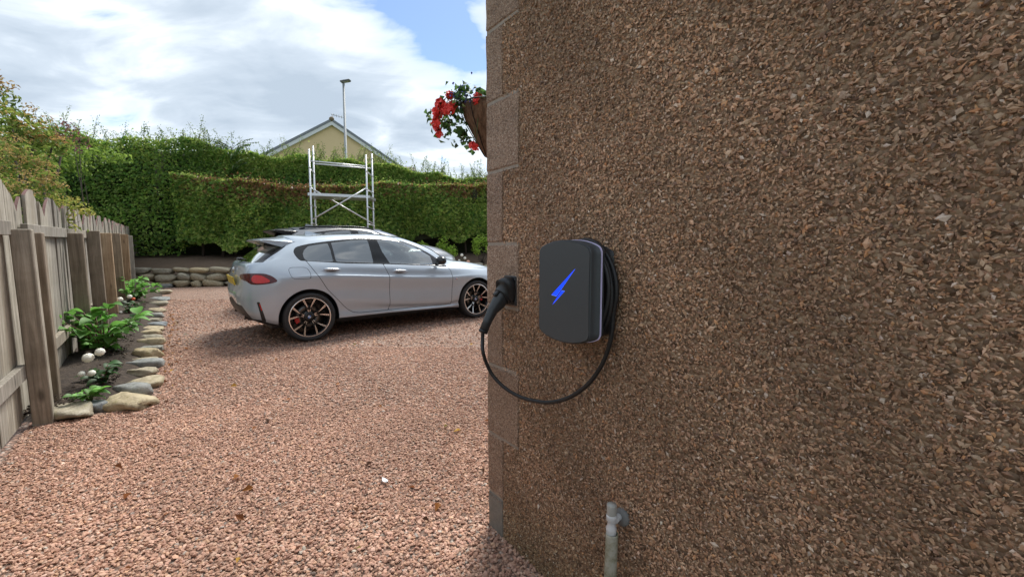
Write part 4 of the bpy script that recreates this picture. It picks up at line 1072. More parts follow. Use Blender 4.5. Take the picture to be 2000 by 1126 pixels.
# ================================================================== CARS
# control rings of the hatchback's half body, rear centre -> side -> front centre (x forward from rear axle, y half width, z up)
def ring_(xs,ys,zs): return np.stack([np.array(a,float) for a in (xs,ys,zs)],1)
X_=[-.42,0,.5,1.1,1.7,2.15,2.67,3.1]
RINGS=[
 ring_([-.66,-.65,-.60,-.52]+X_+[3.36,3.44,3.46],[0,.36,.58,.68,.72,.74,.74,.74,.74,.74,.74,.72,.56,.3,0],[.30,.30,.29,.27,.24,.19,.18,.18,.18,.18,.18,.18,.19,.19,.19]),
 ring_([-.74,-.73,-.67,-.57]+X_+[3.40,3.49,3.52],[0,.40,.64,.76,.80,.815,.815,.815,.815,.815,.815,.78,.58,.31,0],[.33,.33,.32,.30,.26,.20,.195,.19,.19,.19,.19,.20,.21,.21,.21]),
 ring_([-.79,-.78,-.71,-.595]+X_+[3.42,3.51,3.54],[0,.42,.68,.80,.855,.87,.873,.873,.873,.873,.865,.82,.60,.32,0],[.40,.40,.39,.36,.31,.275,.27,.265,.26,.255,.25,.27,.28,.28,.28]),
 ring_([-.81,-.80,-.73,-.61]+X_+[3.43,3.52,3.55],[0,.43,.69,.815,.87,.873,.853,.848,.848,.855,.873,.83,.61,.33,0],[.46,.46,.45,.43,.40,.38,.365,.335,.30,.29,.36,.36,.36,.36,.36]),
 ring_([-.82,-.81,-.74,-.615]+X_+[3.43,3.52,3.55],[0,.43,.69,.815,.88,.893,.880,.878,.878,.880,.893,.84,.62,.33,0],[.53,.53,.53,.52,.52,.51,.50,.405,.345,.335,.45,.45,.45,.45,.45]),
 ring_([-.825,-.815,-.745,-.625]+X_+[3.43,3.52,3.55],[0,.43,.69,.815,.885,.900,.884,.880,.882,.888,.902,.84,.62,.33,0],[.63,.63,.63,.64,.66,.68,.66,.61,.57,.56,.60,.56,.54,.54,.54]),
 ring_([-.79,-.785,-.735,-.625]+X_+[3.42,3.50,3.53],[0,.43,.68,.80,.880,.903,.899,.897,.897,.898,.896,.82,.61,.33,0],[.76,.76,.77,.79,.82,.865,.845,.80,.76,.735,.735,.68,.65,.65,.65]),
 ring_([-.785,-.78,-.73,-.62]+X_+[3.41,3.49,3.52],[0,.43,.67,.785,.868,.893,.889,.887,.887,.886,.875,.79,.58,.31,0],[.80,.80,.81,.83,.86,.893,.872,.828,.79,.77,.775,.72,.69,.69,.69]),
 ring_([-.765,-.755,-.69,-.57]+X_+[3.40,3.48,3.51],[0,.42,.645,.74,.80,.838,.842,.842,.842,.835,.80,.72,.54,.29,0],[.94,.94,.945,.96,.985,.99,.965,.93,.885,.862,.84,.79,.75,.74,.74]),
 ring_([-.725,-.715,-.64,-.51,-.36,-.03]+X_[2:]+[3.36,3.45,3.48],[0,.41,.61,.685,.735,.785,.80,.80,.80,.785,.73,.65,.48,.27,0],[1.025,1.025,1.03,1.045,1.075,1.065,1.03,.985,.94,.905,.875,.83,.785,.775,.775]),
 ring_([-.700,-.69,-.62,-.49,-.345,-.02]+X_[2:5]+[2.15,2.57,2.90,3.10,3.18,3.20],[0,.41,.60,.675,.728,.781,.796,.796,.796,.772,.56,.47,.36,.2,0],[1.035,1.035,1.04,1.055,1.085,1.071,1.035,.99,.945,.915,.945,.915,.885,.88,.88]),
 ring_([-.685,-.675,-.605,-.475,-.33,-.01]+X_[2:5]+[2.10,2.25,2.335,2.39,2.42,2.43],[0,.40,.59,.665,.720,.777,.792,.792,.790,.758,.62,.47,.31,.15,0],[1.042,1.042,1.047,1.062,1.095,1.078,1.04,.995,.95,.935,.985,1.005,1.015,1.02,1.02]),
 ring_([-.50,-.49,-.42,-.33,-.18,.05,.5,1.1,1.6,1.84,1.96,2.03,2.07,2.095,2.10],[0,.30,.51,.605,.665,.70,.72,.715,.695,.665,.575,.44,.29,.145,0],[1.19,1.19,1.185,1.185,1.19,1.19,1.185,1.17,1.14,1.115,1.16,1.185,1.195,1.20,1.20]),
 ring_([-.20,-.20,-.17,-.12,-.02,.12,.5,1.0,1.36,1.52,1.60,1.66,1.69,1.71,1.715],[0,.28,.45,.545,.595,.615,.63,.63,.615,.585,.50,.38,.25,.12,0],[1.335,1.33,1.315,1.295,1.285,1.295,1.325,1.34,1.315,1.29,1.315,1.335,1.345,1.35,1.35]),
 ring_([-.12,-.12,-.10,-.05,.03,.17,.5,1.0,1.28,1.40,1.46,1.50,1.52,1.53,1.535],[0,.25,.40,.48,.525,.545,.555,.555,.54,.51,.43,.33,.22,.11,0],[1.385,1.38,1.37,1.36,1.355,1.365,1.39,1.40,1.38,1.365,1.38,1.395,1.40,1.405,1.405]),
 ring_([.08,.08,.09,.11,.16,.25,.52,.95,1.17,1.26,1.30,1.32,1.33,1.335,1.34],[0,.14,.22,.27,.295,.305,.31,.31,.30,.28,.24,.18,.12,.06,0],[1.425,1.425,1.422,1.418,1.415,1.418,1.435,1.44,1.43,1.422,1.425,1.43,1.432,1.433,1.433]),
 ring_([.20,.21,.23,.26,.30,.36,.55,.9,1.08,1.14,1.16,1.17,1.18,1.185,1.19],[0]*15,[1.435,1.435,1.436,1.437,1.438,1.44,1.447,1.45,1.446,1.444,1.443,1.442,1.442,1.442,1.442]),
]
for _j in (6, 7, 8, 9):
    RINGS[5][_j, 1] -= .010; RINGS[4][_j, 1] -= .004; RINGS[7][_j, 2] -= .012; RINGS[7][_j, 1] -= .004
RINGS[7][5, 2] -= .012; RINGS[7][10, 2] -= .012
for _r in RINGS[:14]:
    _r[0,0]+=.085; _r[1,0]+=.085; _r[2,0]+=.06; _r[3,0]+=.02
RINGS[14][:,2]-=.012; RINGS[15][:,2]-=.026; RINGS[16][:,2]-=.032
def crom(P,t,n):
    """cubic Hermite through points P (k,...,3) with parameters t (k,...) increasing; n samples per segment; limited tangents"""
    k=len(P); h=np.diff(t,axis=0)[...,None]; h=np.maximum(h,1e-6); d=np.diff(P,axis=0)/h
    m=np.zeros_like(P)
    m[1:-1]=(d[:-1]*h[1:]+d[1:]*h[:-1])/(h[1:]+h[:-1])
    m[0]=d[0]; m[-1]=d[-1]
    out=[]
    for i in range(k-1):
        ni=n[i] if hasattr(n,'__len__') else n
        for j in range(ni):
            s=j/ni
            h00=2*s**3-3*s**2+1; h10=s**3-2*s**2+s; h01=-2*s**3+3*s**2; h11=s**3-s**2
            out.append(h00*P[i]+h10*h[i]*m[i]+h01*P[i+1]+h11*h[i]*m[i+1])
    out.append(P[-1]); return np.array(out)
def body_grid(ncol=(8,8,6,6,14,14,16,16,12,14,12,10,6,6), nrow=(3,3,4,5,6,8,3,6,6,3,3,8,8,5,8,8)):
    R=np.array(RINGS)                    # rings x 15 x 3
    cols=R.transpose(1,0,2)              # along ring first
    # add mirrored neighbours so that tangents are flat at the centre line
    a=cols[1].copy(); a[:,1]*=-1; b=cols[-2].copy(); b[:,1]*=-1
    C=np.concatenate([a[None],cols,b[None]])
    seg=np.linalg.norm(np.diff(C,axis=0),axis=2).mean(1,keepdims=True)*np.ones((1,len(RINGS)))
    t=np.concatenate([np.zeros((1,len(RINGS))),np.cumsum(seg**.7,0)])
    S=crom(C,t,(1,)+tuple(ncol)+(1,))[1:-1]        # ncols x rings x 3
    S[0,:,1]=0; S[-1,:,1]=0
    P=S.transpose(1,0,2)
    seg=np.linalg.norm(np.diff(P,axis=0),axis=2)
    t=np.concatenate([np.zeros((1,P.shape[1])),np.cumsum(np.maximum(seg,1e-4)**.75,0)])
    last=P[-2].copy(); last[:,1]*=-1
    P2=np.concatenate([P,last[None]]); t2=np.concatenate([t,(2*t[-1]-t[-2])[None]])
    G=crom(P2,t2,tuple(nrow)+(1,))[:-1]
    G[-1,:,1]=0
    return G   # rows x cols x 3, y>=0

def sdf_poly(px, pz, poly):
    """signed distance (negative inside) of points to a polygon, vectorised"""
    poly = np.asarray(poly, float); d = np.full(px.shape, 1e9); ins = np.zeros(px.shape, bool)
    n = len(poly)
    for i in range(n):
        a, b = poly[i], poly[(i + 1) % n]; ex, ez = b - a; wx, wz = px - a[0], pz - a[1]
        t = np.clip((wx * ex + wz * ez) / max(ex * ex + ez * ez, 1e-12), 0, 1)
        d = np.minimum(d, (wx - ex * t) ** 2 + (wz - ez * t) ** 2)
        c = (a[1] > pz) != (b[1] > pz)
        with np.errstate(divide='ignore', invalid='ignore'): xi = a[0] + (pz - a[1]) * ex / (ez if ez else 1e-12)
        ins ^= c & (px < xi)
    return np.where(ins, -1, 1) * np.sqrt(d)
def smooth_poly(p, n=4):
    p = np.asarray(p, float); k = len(p); out = []
    for i in range(k):
        a, b, c, d = p[i - 1], p[i], p[(i + 1) % k], p[(i + 2) % k]
        for j in range(n):
            t = j / n; out.append(.5 * ((2 * b) + (-a + c) * t + (2 * a - 5 * b + 4 * c - d) * t * t + (-a + 3 * b - 3 * c + d) * t ** 3))
    return np.array(out)
class Shell:
    """half of a car body as polygons with labels; cut() splits the polygons along f = 0 and relabels the inside"""
    def __init__(s, G):
        nr, nc = G.shape[:2]; s.V = [tuple(p) for p in G.reshape(-1, 3)]
        du = np.gradient(G, axis=1); dv = np.gradient(G, axis=0); N = np.cross(du, dv); N = norm(N)
        # outward: y >= 0 half seen from +y
        N[N[..., 1] * 0 + (N * (G - np.array([1.3, 0, .6]))).sum(-1) < 0] *= -1
        s.N = [tuple(p) for p in N.reshape(-1, 3)]
        s.F = []; s.L = []
        for j in range(nr - 1):
            for i in range(nc - 1):
                s.F.append((j * nc + i, j * nc + i + 1, (j + 1) * nc + i + 1, (j + 1) * nc + i)); s.L.append('body')
    def arr(s): return np.array(s.V)
    def cut(s, fun, label, only=('body',), where=None):
        P = s.arr(); f = fun(P[:, 0], P[:, 1], P[:, 2]); f = np.where(np.abs(f) < 2e-4, 2e-4 * np.sign(f + 1e-12), f); f = list(f)
        if where is not None: w = where(P[:, 0], P[:, 1], P[:, 2])
        F, L, cache = [], [], {}
        for fc, lb in zip(s.F, s.L):
            if lb not in only or (where is not None and not all(w[i] for i in fc)): F.append(fc); L.append(lb); continue
            sg = [f[i] < 0 for i in fc]
            if all(sg): F.append(fc); L.append(label); continue
            if not any(sg): F.append(fc); L.append(lb); continue
            ins, out = [], []
            for k, i in enumerate(fc):
                j = fc[(k + 1) % len(fc)]; (ins if sg[k] else out).append(i)
                if sg[k] != sg[(k + 1) % len(fc)]:
                    key = (min(i, j), max(i, j))
                    if key not in cache:
                        a, b = key; t = f[a] / (f[a] - f[b]); va, vb = s.V[a], s.V[b]; na, nb = s.N[a], s.N[b]
                        s.V.append(tuple(va[q] + (vb[q] - va[q]) * t for q in range(3))); s.N.append(tuple(na[q] + (nb[q] - na[q]) * t for q in range(3))); cache[key] = len(s.V) - 1
                        if where is not None: w = np.append(w, True)
                    m = cache[key]; ins.append(m); out.append(m)
            if len(ins) > 2: F.append(tuple(ins)); L.append(label)
            if len(out) > 2: F.append(tuple(out)); L.append(lb)
        s.F, s.L = F, L
    def part(s, labels, name, mat, parent, side=0, off=0.0, xf=None):
        """side +1: left half, -1: mirrored right half, 0: both in one mesh"""
        idx = {}; vs = []; ns = []; fs = []
        for sg in ((1, -1) if side == 0 else (side,)):
            idx.clear()
            for fc, lb in zip(s.F, s.L):
                if lb not in labels: continue
                g = []
                for i in fc:
                    if i not in idx:
                        idx[i] = len(vs); v, n = s.V[i], s.N[i]
                        n = np.array(n) / max(1e-9, math.sqrt(n[0] ** 2 + n[1] ** 2 + n[2] ** 2)); v = np.array(v) + n * off
                        vs.append((v[0], v[1] * sg, v[2])); ns.append((n[0], n[1] * sg, n[2]))
                    g.append(idx[i])
                # keep the winding in line with the normals
                a, b, c = (np.array(vs[g[q]]) for q in (0, 1, 2)); nn = np.cross(b - a, c - a)
                if float(nn @ np.array(ns[g[0]])) < 0: g = g[::-1]
                fs.append(tuple(g))
        if not fs: return None
        if xf: vs = [xf(p) for p in vs]
        me = bpy.data.meshes.new(name); me.from_pydata(vs, [], fs, shade_flat=False); me.materials.append(mat)
        me.validate(clean_customdata=False)
        if len(me.vertices) == len(ns): me.normals_split_custom_set_from_vertices(ns)
        o = bpy.data.objects.new(name, me); return link(o, parent)

def paint(name, col, metal=.25):
    m = Mat(name); v = m.coord()
    fl = m.noise(v, 900, 2)
    dust = m.noise(v, 3.5, 6, .65)
    c = m.mix(m.math('MULTIPLY', fl, .35), col, tuple(min(1, x * 1.25) for x in col))
    low = m.node('ShaderNodeSeparateXYZ'); m.l.new(v, low.inputs[0])
    film = m.math('MULTIPLY', m.ramp(low.outputs[2], [(.18, .55), (.55, .06)]), m.ramp(dust, [(.35, .2), (.7, 1.0)]))
    m.set(Base_Color=m.mix(film, c, (.30, .25, .22)), Metallic=metal, Roughness=m.math('ADD', m.math('MULTIPLY', dust, .08), .30))
    m.b.inputs['Coat Weight'].default_value = 1.0; m.b.inputs['Coat Roughness'].default_value = .04
    dk = m.node('ShaderNodeBsdfDiffuse'); dk.inputs[0].default_value = (.02, .02, .02, 1); ge = m.node('ShaderNodeNewGeometry'); mx = m.node('ShaderNodeMixShader')
    m.l.new(ge.outputs['Backfacing'], mx.inputs[0]); m.l.new(m.b.outputs[0], mx.inputs[1]); m.l.new(dk.outputs[0], mx.inputs[2]); m.l.new(mx.outputs[0], m.out.inputs[0])
    return m.m
def glass(name, tint, refl=1.0, rough=0.0, refl_add=.13):
    m = Mat(name); m.n.remove(m.b)
    fr = m.node('ShaderNodeFresnel'); fr.inputs['IOR'].default_value = 1.55
    gl = m.node('ShaderNodeBsdfGlossy'); gl.inputs['Roughness'].default_value = rough; gl.inputs['Color'].default_value = (refl,) * 3 + (1,)
    tr = m.node('ShaderNodeBsdfTransparent'); tr.inputs['Color'].default_value = (*tint, 1)
    mx = m.node('ShaderNodeMixShader'); ge = m.node('ShaderNodeNewGeometry'); m.l.new(m.math('MULTIPLY', m.math('ADD', m.math('MULTIPLY', fr.outputs[0], 2.4), refl_add, True), m.math('SUBTRACT', 1.0, ge.outputs['Backfacing'])), mx.inputs[0]); m.l.new(tr.outputs[0], mx.inputs[1]); m.l.new(gl.outputs[0], mx.inputs[2])
    m.l.new(mx.outputs[0], m.out.inputs[0]); return m.m
M['silver'] = paint('silver_paint', (.375, .435, .50)); M['graphite'] = paint('dark_silver_paint', (.12, .13, .145))
M['roof_dark'] = simple('dark_roof', (.035, .04, .046), .35, .2, .1); M['gloss_black'] = simple('gloss_black', (.012, .012, .013), .22, 0, .1, 20); M['satin_black'] = simple('satin_black', (.014, .014, .015), .5, 0, .2, 40, .1)
M['glass_front'] = glass('clear_glass', (.42, .48, .48)); M['glass_rear'] = glass('privacy_glass', (.10, .105, .11)); M['glass_screen'] = glass('windscreen_glass', (.40, .45, .45), .4, .12, .06)
M['lamp_red'] = simple('lamp_red', (.07, .003, .004), .16, 0, .1, 30); M['lamp_bright'] = simple('lamp_bright_red', (.50, .012, .010), .2, 0, .25, 60)
M['lamp_clear'] = simple('lamp_clear', (.55, .57, .60), .08, .6, .2, 60); M['chrome'] = simple('bright_metal', (.70, .70, .71), .18, 1.0, .05)
M['rim_black'] = simple('rim_black', (.013, .013, .014), .25, .2, .1); M['rim_cut'] = simple('machined_rim', (.80, .77, .75), .22, .9, .08, 60)
M['disc'] = simple('brake_disc', (.12, .115, .11), .35, .9, .15, 30); M['caliper'] = simple('red_caliper', (.45, .01, .015), .3, 0, .1)
M['seat'] = simple('seat_fabric', (.035, .035, .038), .8, 0, .2, 60); M['dash'] = simple('dashboard', (.022, .022, .024), .6, 0, .2)
M['plate'] = simple('plate_yellow', (.60, .42, .03), .4, 0, .05); M['blue_enamel'] = simple('blue_enamel', (.03, .16, .50), .25, 0, .02); M['white_enamel'] = simple('white_enamel', (.75, .76, .78), .25, 0, .02)

DLO = [(-.112, 1.186), (-.081, 1.226), (-.036, 1.245), (.08, 1.273), (.346, 1.311), (.622, 1.34), (.751, 1.351), (.964, 1.355), (1.128, 1.351), (1.432, 1.318), (1.664, 1.239), (1.887, 1.118), (2.04, 1.0), (2.141, .899), (2.025, .913), (1.865, .927), (1.142, .974), (1.025, .983), (.5, 1.012), (-.003, 1.054), (-.062, 1.063), (-.098, 1.108), (-.114, 1.152)]
P_QUARTER = [(-.012, 1.151), (.019, 1.202), (.081, 1.252), (.200, 1.272), (.330, 1.289), (.345, 1.20), (.350, 1.036), (.17, 1.047), (.012, 1.060), (-.010, 1.091)]
P_REAR = [(.375, 1.294), (.62, 1.323), (.75, 1.333), (.892, 1.338), (.905, 1.147), (.912, 1.000), (.386, 1.034)]
P_FRONT = [(1.030, 1.337), (1.204, 1.330), (1.41, 1.302), (1.647, 1.222), (1.794, 1.140), (1.895, 1.072), (1.90, .985), (1.875, .936), (1.160, .985), (1.075, 1.158)]
RDOOR = [(.005, 1.057), (.079, .927), (.231, .672), (.44, .430), (.496, .374), (.564, .329), (.66, .312), (1.079, .305), (1.105, .371), (1.104, .627), (1.099, .824), (1.067, .908), (1.041, .981), (.5, 1.010)]
FDOOR = [(1.041, .981), (1.067, .908), (1.099, .824), (1.104, .627), (1.105, .371), (1.079, .305), (1.663, .300), (2.155, .287), (2.176, .552), (2.179, .770), (2.173, .831), (2.140, .899), (1.865, .925)]
FUEL = [(-.219, .945), (-.205, .972), (-.165, .979), (-.050, .976), (-.012, .968), (.012, .94), (.028, .90), (.024, .848), (.010, .831), (-.150, .836), (-.182, .846), (-.205, .88)]
TAIL = [(-.36, .828), (-.409, .882), (-.46, .904), (-.522, .915), (-.667, .917), (-.82, .912), (-1.04, .893), (-1.05, .850), (-.80, .825), (-.70, .795), (-.60, .784), (-.477, .789), (-.38, .808)]
TAIL_IN = [(-.44, .815), (-.47, .862), (-.55, .893), (-.66, .895), (-.69, .86), (-.655, .815), (-.56, .80)]
REFL = [(-.586, .575), (-.560, .578), (-.497, .316), (-.546, .340)]
BUMP = [(-1.5, .566), (-1.42, .566), (-1.19, .515), (-.95, .513), (-.86, .46), (-.752, .351), (-.59, .349), (-.51, .316), (-.38, .262), (-.30, .23), (-.30, 0), (-1.5, 0)]
SKIRT = [(.25, .273), (.368, .273), (1.083, .268), (1.818, .249), (2.119, .241), (2.5, .20), (2.5, 0), (.25, 0)]
def arc_s(x, y): return x - .9 * np.maximum(0, .84 - y) * np.clip((-x - .15) / .2, 0, 1)
ARCH_R = .372
def make_body(detail):
    if detail: G = body_grid((10, 10, 8, 8, 18, 18, 20, 20, 16, 18, 14, 10, 6, 6), (3, 4, 5, 6, 8, 10, 4, 7, 8, 3, 3, 9, 9, 5, 8, 8))
    else: G = body_grid((6, 6, 5, 5, 10, 10, 10, 10, 10, 10, 8, 6, 5, 5), (2, 2, 3, 4, 5, 5, 3, 4, 5, 3, 3, 6, 6, 4, 6, 6))
    S = Shell(G)
    side = lambda x, y, z: y > .35
    for xc in (0, 2.67): S.cut(lambda x, y, z: np.hypot(x - xc, z - .325) - ARCH_R, 'arch', where=lambda x, y, z: (y > .4))
    rear = lambda x, y, z: x < .1
    # tailgate glass with its black side blades
    S.cut(lambda x, y, z: np.maximum(np.maximum(x - np.interp(z, [1.03, 1.121, 1.184, 1.235, 1.30], [-.492, -.367, -.268, -.195, -.12]), z - 1.30), 1.045 - z), 'blade', where=rear)
    S.cut(lambda x, y, z: y - (.585 - (z - 1.04) * .55), 'rear_window', only=('blade',), where=rear)
    S.cut(lambda x, y, z: sdf_poly(arc_s(x, y), z, smooth_poly(TAIL, 3)), 'tail_light', where=lambda x, y, z: (x < .0) & (z < 1.0) & (z > .7))
    S.cut(lambda x, y, z: sdf_poly(arc_s(x, y), z, smooth_poly(TAIL_IN, 3)), 'tail_glow', only=('tail_light',), where=lambda x, y, z: (x < .0) & (z < 1.0) & (z > .7))
    S.cut(lambda x, y, z: sdf_poly(arc_s(x, y), z, BUMP), 'diffuser', where=lambda x, y, z: (x < -.15) & (z < .75))
    S.cut(lambda x, y, z: sdf_poly(x, z, REFL), 'reflector', where=lambda x, y, z: (x < -.3) & (z < .75) & (y > .6))
    S.cut(lambda x, y, z: sdf_poly(x, z, SKIRT), 'skirt', where=lambda x, y, z: (x > .2) & (x < 2.5) & (z < .45))
    # side glass
    S.cut(lambda x, y, z: sdf_poly(x, z, smooth_poly(DLO, 3)), 'dlo', where=side)
    for lb, pl in (('pane_quarter', P_QUARTER), ('pane_rear', P_REAR), ('pane_front', P_FRONT)):
        S.cut(lambda x, y, z: sdf_poly(x, z, pl), lb, only=('dlo',), where=side)
    if detail:
        for lb, pl in (('rear_door', RDOOR), ('front_door', FDOOR)):
            S.cut(lambda x, y, z: sdf_poly(x, z, pl) + .0035, lb, where=side)
        for pl in (RDOOR, FDOOR): S.cut(lambda x, y, z: sdf_poly(x, z, pl) - .0035, 'gap', where=side)
        S.cut(lambda x, y, z: sdf_poly(x, z, smooth_poly(FUEL, 3)) + .002, 'fuel_flap', where=lambda x, y, z: side(x, y, z) & (x < .3))
        S.cut(lambda x, y, z: sdf_poly(x, z, smooth_poly(FUEL, 3)) - .002, 'gap', where=lambda x, y, z: side(x, y, z) & (x < .3))
        hl = lambda x: np.interp(x, [2.147, 2.42, 2.632, 3.103, 3.3], [.905, .884, .862, .820, .795])
        S.cut(lambda x, y, z: np.maximum(np.abs(z - hl(x)) - .003, np.maximum(2.15 - x, x - 3.3)), 'gap', where=lambda x, y, z: (y > .45) & (x > 2.0) & (z < 1.0))
        # tailgate shut line down the rear corner
        S.cut(lambda x, y, z: np.maximum(np.abs(y - np.interp(z, [.60, .80, .92, 1.04], [.50, .60, .655, .60])) - .003, np.maximum(.60 - z, z - 1.03)), 'gap', where=lambda x, y, z: (x < -.3) & (z < 1.06) & (z > .55))
    else: S.cut(lambda x, y, z: 1.335 - z, 'roof', where=lambda x, y, z: z > 1.2)
    # windscreen between pillars, cowl and header
    S.cut(lambda x, y, z: np.maximum(np.maximum(y - np.interp(z, [1.0, 1.36], [.63, .46]), z - 1.378), np.interp(y, [0, .6], [1.03, 1.0]) - z), 'windscreen', where=lambda x, y, z: x > 1.30)
    # nose: lamps, grille and intake
    S.cut(lambda x, y, z: sdf_poly(y, z, smooth_poly([(.42, .70), (.62, .735), (.80, .765), (.82, .72), (.70, .665), (.46, .64)], 3)), 'headlight', where=lambda x, y, z: (x > 2.95) & (z < .85))
    S.cut(lambda x, y, z: sdf_poly(y, z, smooth_poly([(.03, .735), (.20, .735), (.33, .70), (.30, .60), (.18, .54), (.03, .54)], 3)), 'grille', where=lambda x, y, z: (x > 3.0) & (z < .8))
    S.cut(lambda x, y, z: sdf_poly(y, z, [(-.1, .45), (.40, .45), (.66, .52), (.68, .34), (.45, .25), (-.1, .25)]), 'grille', where=lambda x, y, z: (x > 3.0) & (z < .6))
    return S
def wheel_parts(parent, side, loc, cheap=False):
    """alloy wheel; +y local is outward for side = 1"""
    w = empty('wheel', loc, 0, parent)
    sg = side; Y = lambda h: h * sg
    m = MB(); pr = [(.258, -.105), (.285, -.117), (.308, -.112), (.321, -.095), (.325, -.05), (.325, .05), (.321, .095), (.308, .112), (.285, .117), (.258, .105)]
    m.lathe([(r, Y(h)) for r, h in pr], axis='Y', n=48, closed=True); m.build('tyre', M['tyre'], w)
    m = MB(); m.lathe([(.255, Y(-.1)), (.232, Y(-.07)), (.226, Y(.03)), (.236, Y(.085)), (.250, Y(.100)), (.2585, Y(.106))], axis='Y', n=48)
    m.lathe([(.0, Y(-.085)), (.235, Y(-.085))], axis='Y', n=32)
    f3 = lambda r, a, h: (r * math.sin(a), Y(h), r * math.cos(a))
    cut = MB()
    for k in range(10):
        pair = k // 2; a0 = math.radians(72 * pair) + math.radians(17.0) * (1 if k % 2 else -1); ah = math.radians(72 * pair)
        r0, r1 = .045, .243
        # black spoke: a tapering bar from hub to rim
        secs = []
        for t in (0, .25, .6, 1.0):
            r = r0 + (r1 - r0) * t; a = ah + (a0 - ah) * min(1, .35 + t * .65); wd = (.030 - .010 * t) / max(r, .06); h = .052 + .042 * t
            secs += [f3(r, a - wd / 2, h), f3(r, a + wd / 2, h), f3(r, a + wd / 2 * 1.1, h - .035), f3(r, a - wd / 2 * 1.1, h - .035)]
        m.add(secs, [(4 * i + j, 4 * i + (j + 1) % 4, 4 * i + 4 + (j + 1) % 4, 4 * i + 4 + j) for i in range(3) for j in range(4)] + [(3, 2, 1, 0), (12, 13, 14, 15)])
        # machined facets with their step
        sgn = 1 if k % 2 else -1
        def strip(ta, tb, wa, wb, oa, ob, lift=.0022):
            q = []
            for t, wd_, o_ in ((ta, wa, oa), (tb, wb, ob)):
                r = r0 + (r1 - r0) * t; a = ah + (a0 - ah) * min(1, .35 + t * .65); h = .052 + .042 * t + lift
                q += [f3(r, a + sgn * (o_ - wd_ / 2) / max(r, .06), h), f3(r, a + sgn * (o_ + wd_ / 2) / max(r, .06), h)]
            cut.add(q, [(0, 1, 3, 2)])
        strip(.42, .66, .004, .013, -.004, -.001); strip(.66, 1.0, .0065, .0075, .0055, .007); strip(.66, 1.0, .0065, .0075, -.0055, -.0065); strip(.12, .30, .010, .003, 0, -.002)
    m.lathe([(.062, Y(.055)), (.060, Y(.062)), (.034, Y(.064))], axis='Y', n=24); m.lathe([(.062, Y(.03)), (.062, Y(.055))], axis='Y', n=24)
    m.build('rim', M['rim_black'], w)
    if cheap: return w
    cut.build('spoke_facets', M['rim_cut'], w)
    m = MB(); m.lathe([(.2475, Y(.1065)), (.2585, Y(.1095)), (.2600, Y(.106))], axis='Y', n=64); m.build('rim_edge', M['rim_cut'], w)
    m = MB(); m.lathe([(.075, Y(.018)), (.165, Y(.018)), (.165, Y(-.005)), (.075, Y(-.005))], axis='Y', n=40, closed=True); m.lathe([(0, Y(.035)), (.072, Y(.035)), (.078, Y(.012))], axis='Y', n=24); m.build('brake_disc', M['disc'], w)
    m = MB(); a0 = math.radians(88 if loc[0] > 1 else -100); n_ = 8; vs = []
    for i in range(n_ + 1):
        a = a0 + math.radians(-19 + 38 * i / n_)
        vs += [f3(.120, a, .026), f3(.172, a, .026), f3(.172, a, -.02), f3(.120, a, -.02)]
    m.add(vs, [(4 * i + j, 4 * i + (j + 1) % 4, 4 * i + 4 + (j + 1) % 4, 4 * i + 4 + j) for i in range(n_) for j in range(4)] + [(3, 2, 1, 0), (4 * n_, 4 * n_ + 1, 4 * n_ + 2, 4 * n_ + 3)]); m.build('brake_caliper', M['caliper'], w)
    # centre cap: black ring round blue and white quarters
    m = MB(); m.lathe([(0, Y(.066)), (.021, Y(.066)), (.0215, Y(.0645))], axis='Y', n=24, mi=1); m.lathe([(.0215, Y(.068)), (.033, Y(.068)), (.034, Y(.064)), (.0215, Y(.064))], axis='Y', n=28, mi=0, closed=True)
    for q in (0, 2):
        pts = [(0, Y(.0672), 0)] + [f3(.0205, math.radians(90 * q + 15 * j), .0672) for j in range(7)]; m.add(pts, [(0, j, j + 1) for j in range(1, 7)], 2)
    m.build('centre_cap', [M['satin_black'], M['white_enamel'], M['blue_enamel']], w)
    return w
def capsule_mesh(m, c, L, r, squash=.6, n=10, mi=0, axis=(1, 0, 0)):
    ax = Vector(axis).normalized(); pts = []; rs = []
    for i in range(n):
        t = -1 + 2 * i / (n - 1); pts.append(Vector(c) + ax * (t * L / 2)); rs.append(max(.0015, r * (1 - abs(t) ** 4) ** .5))
    m.tube(pts, rs, 8, mi)
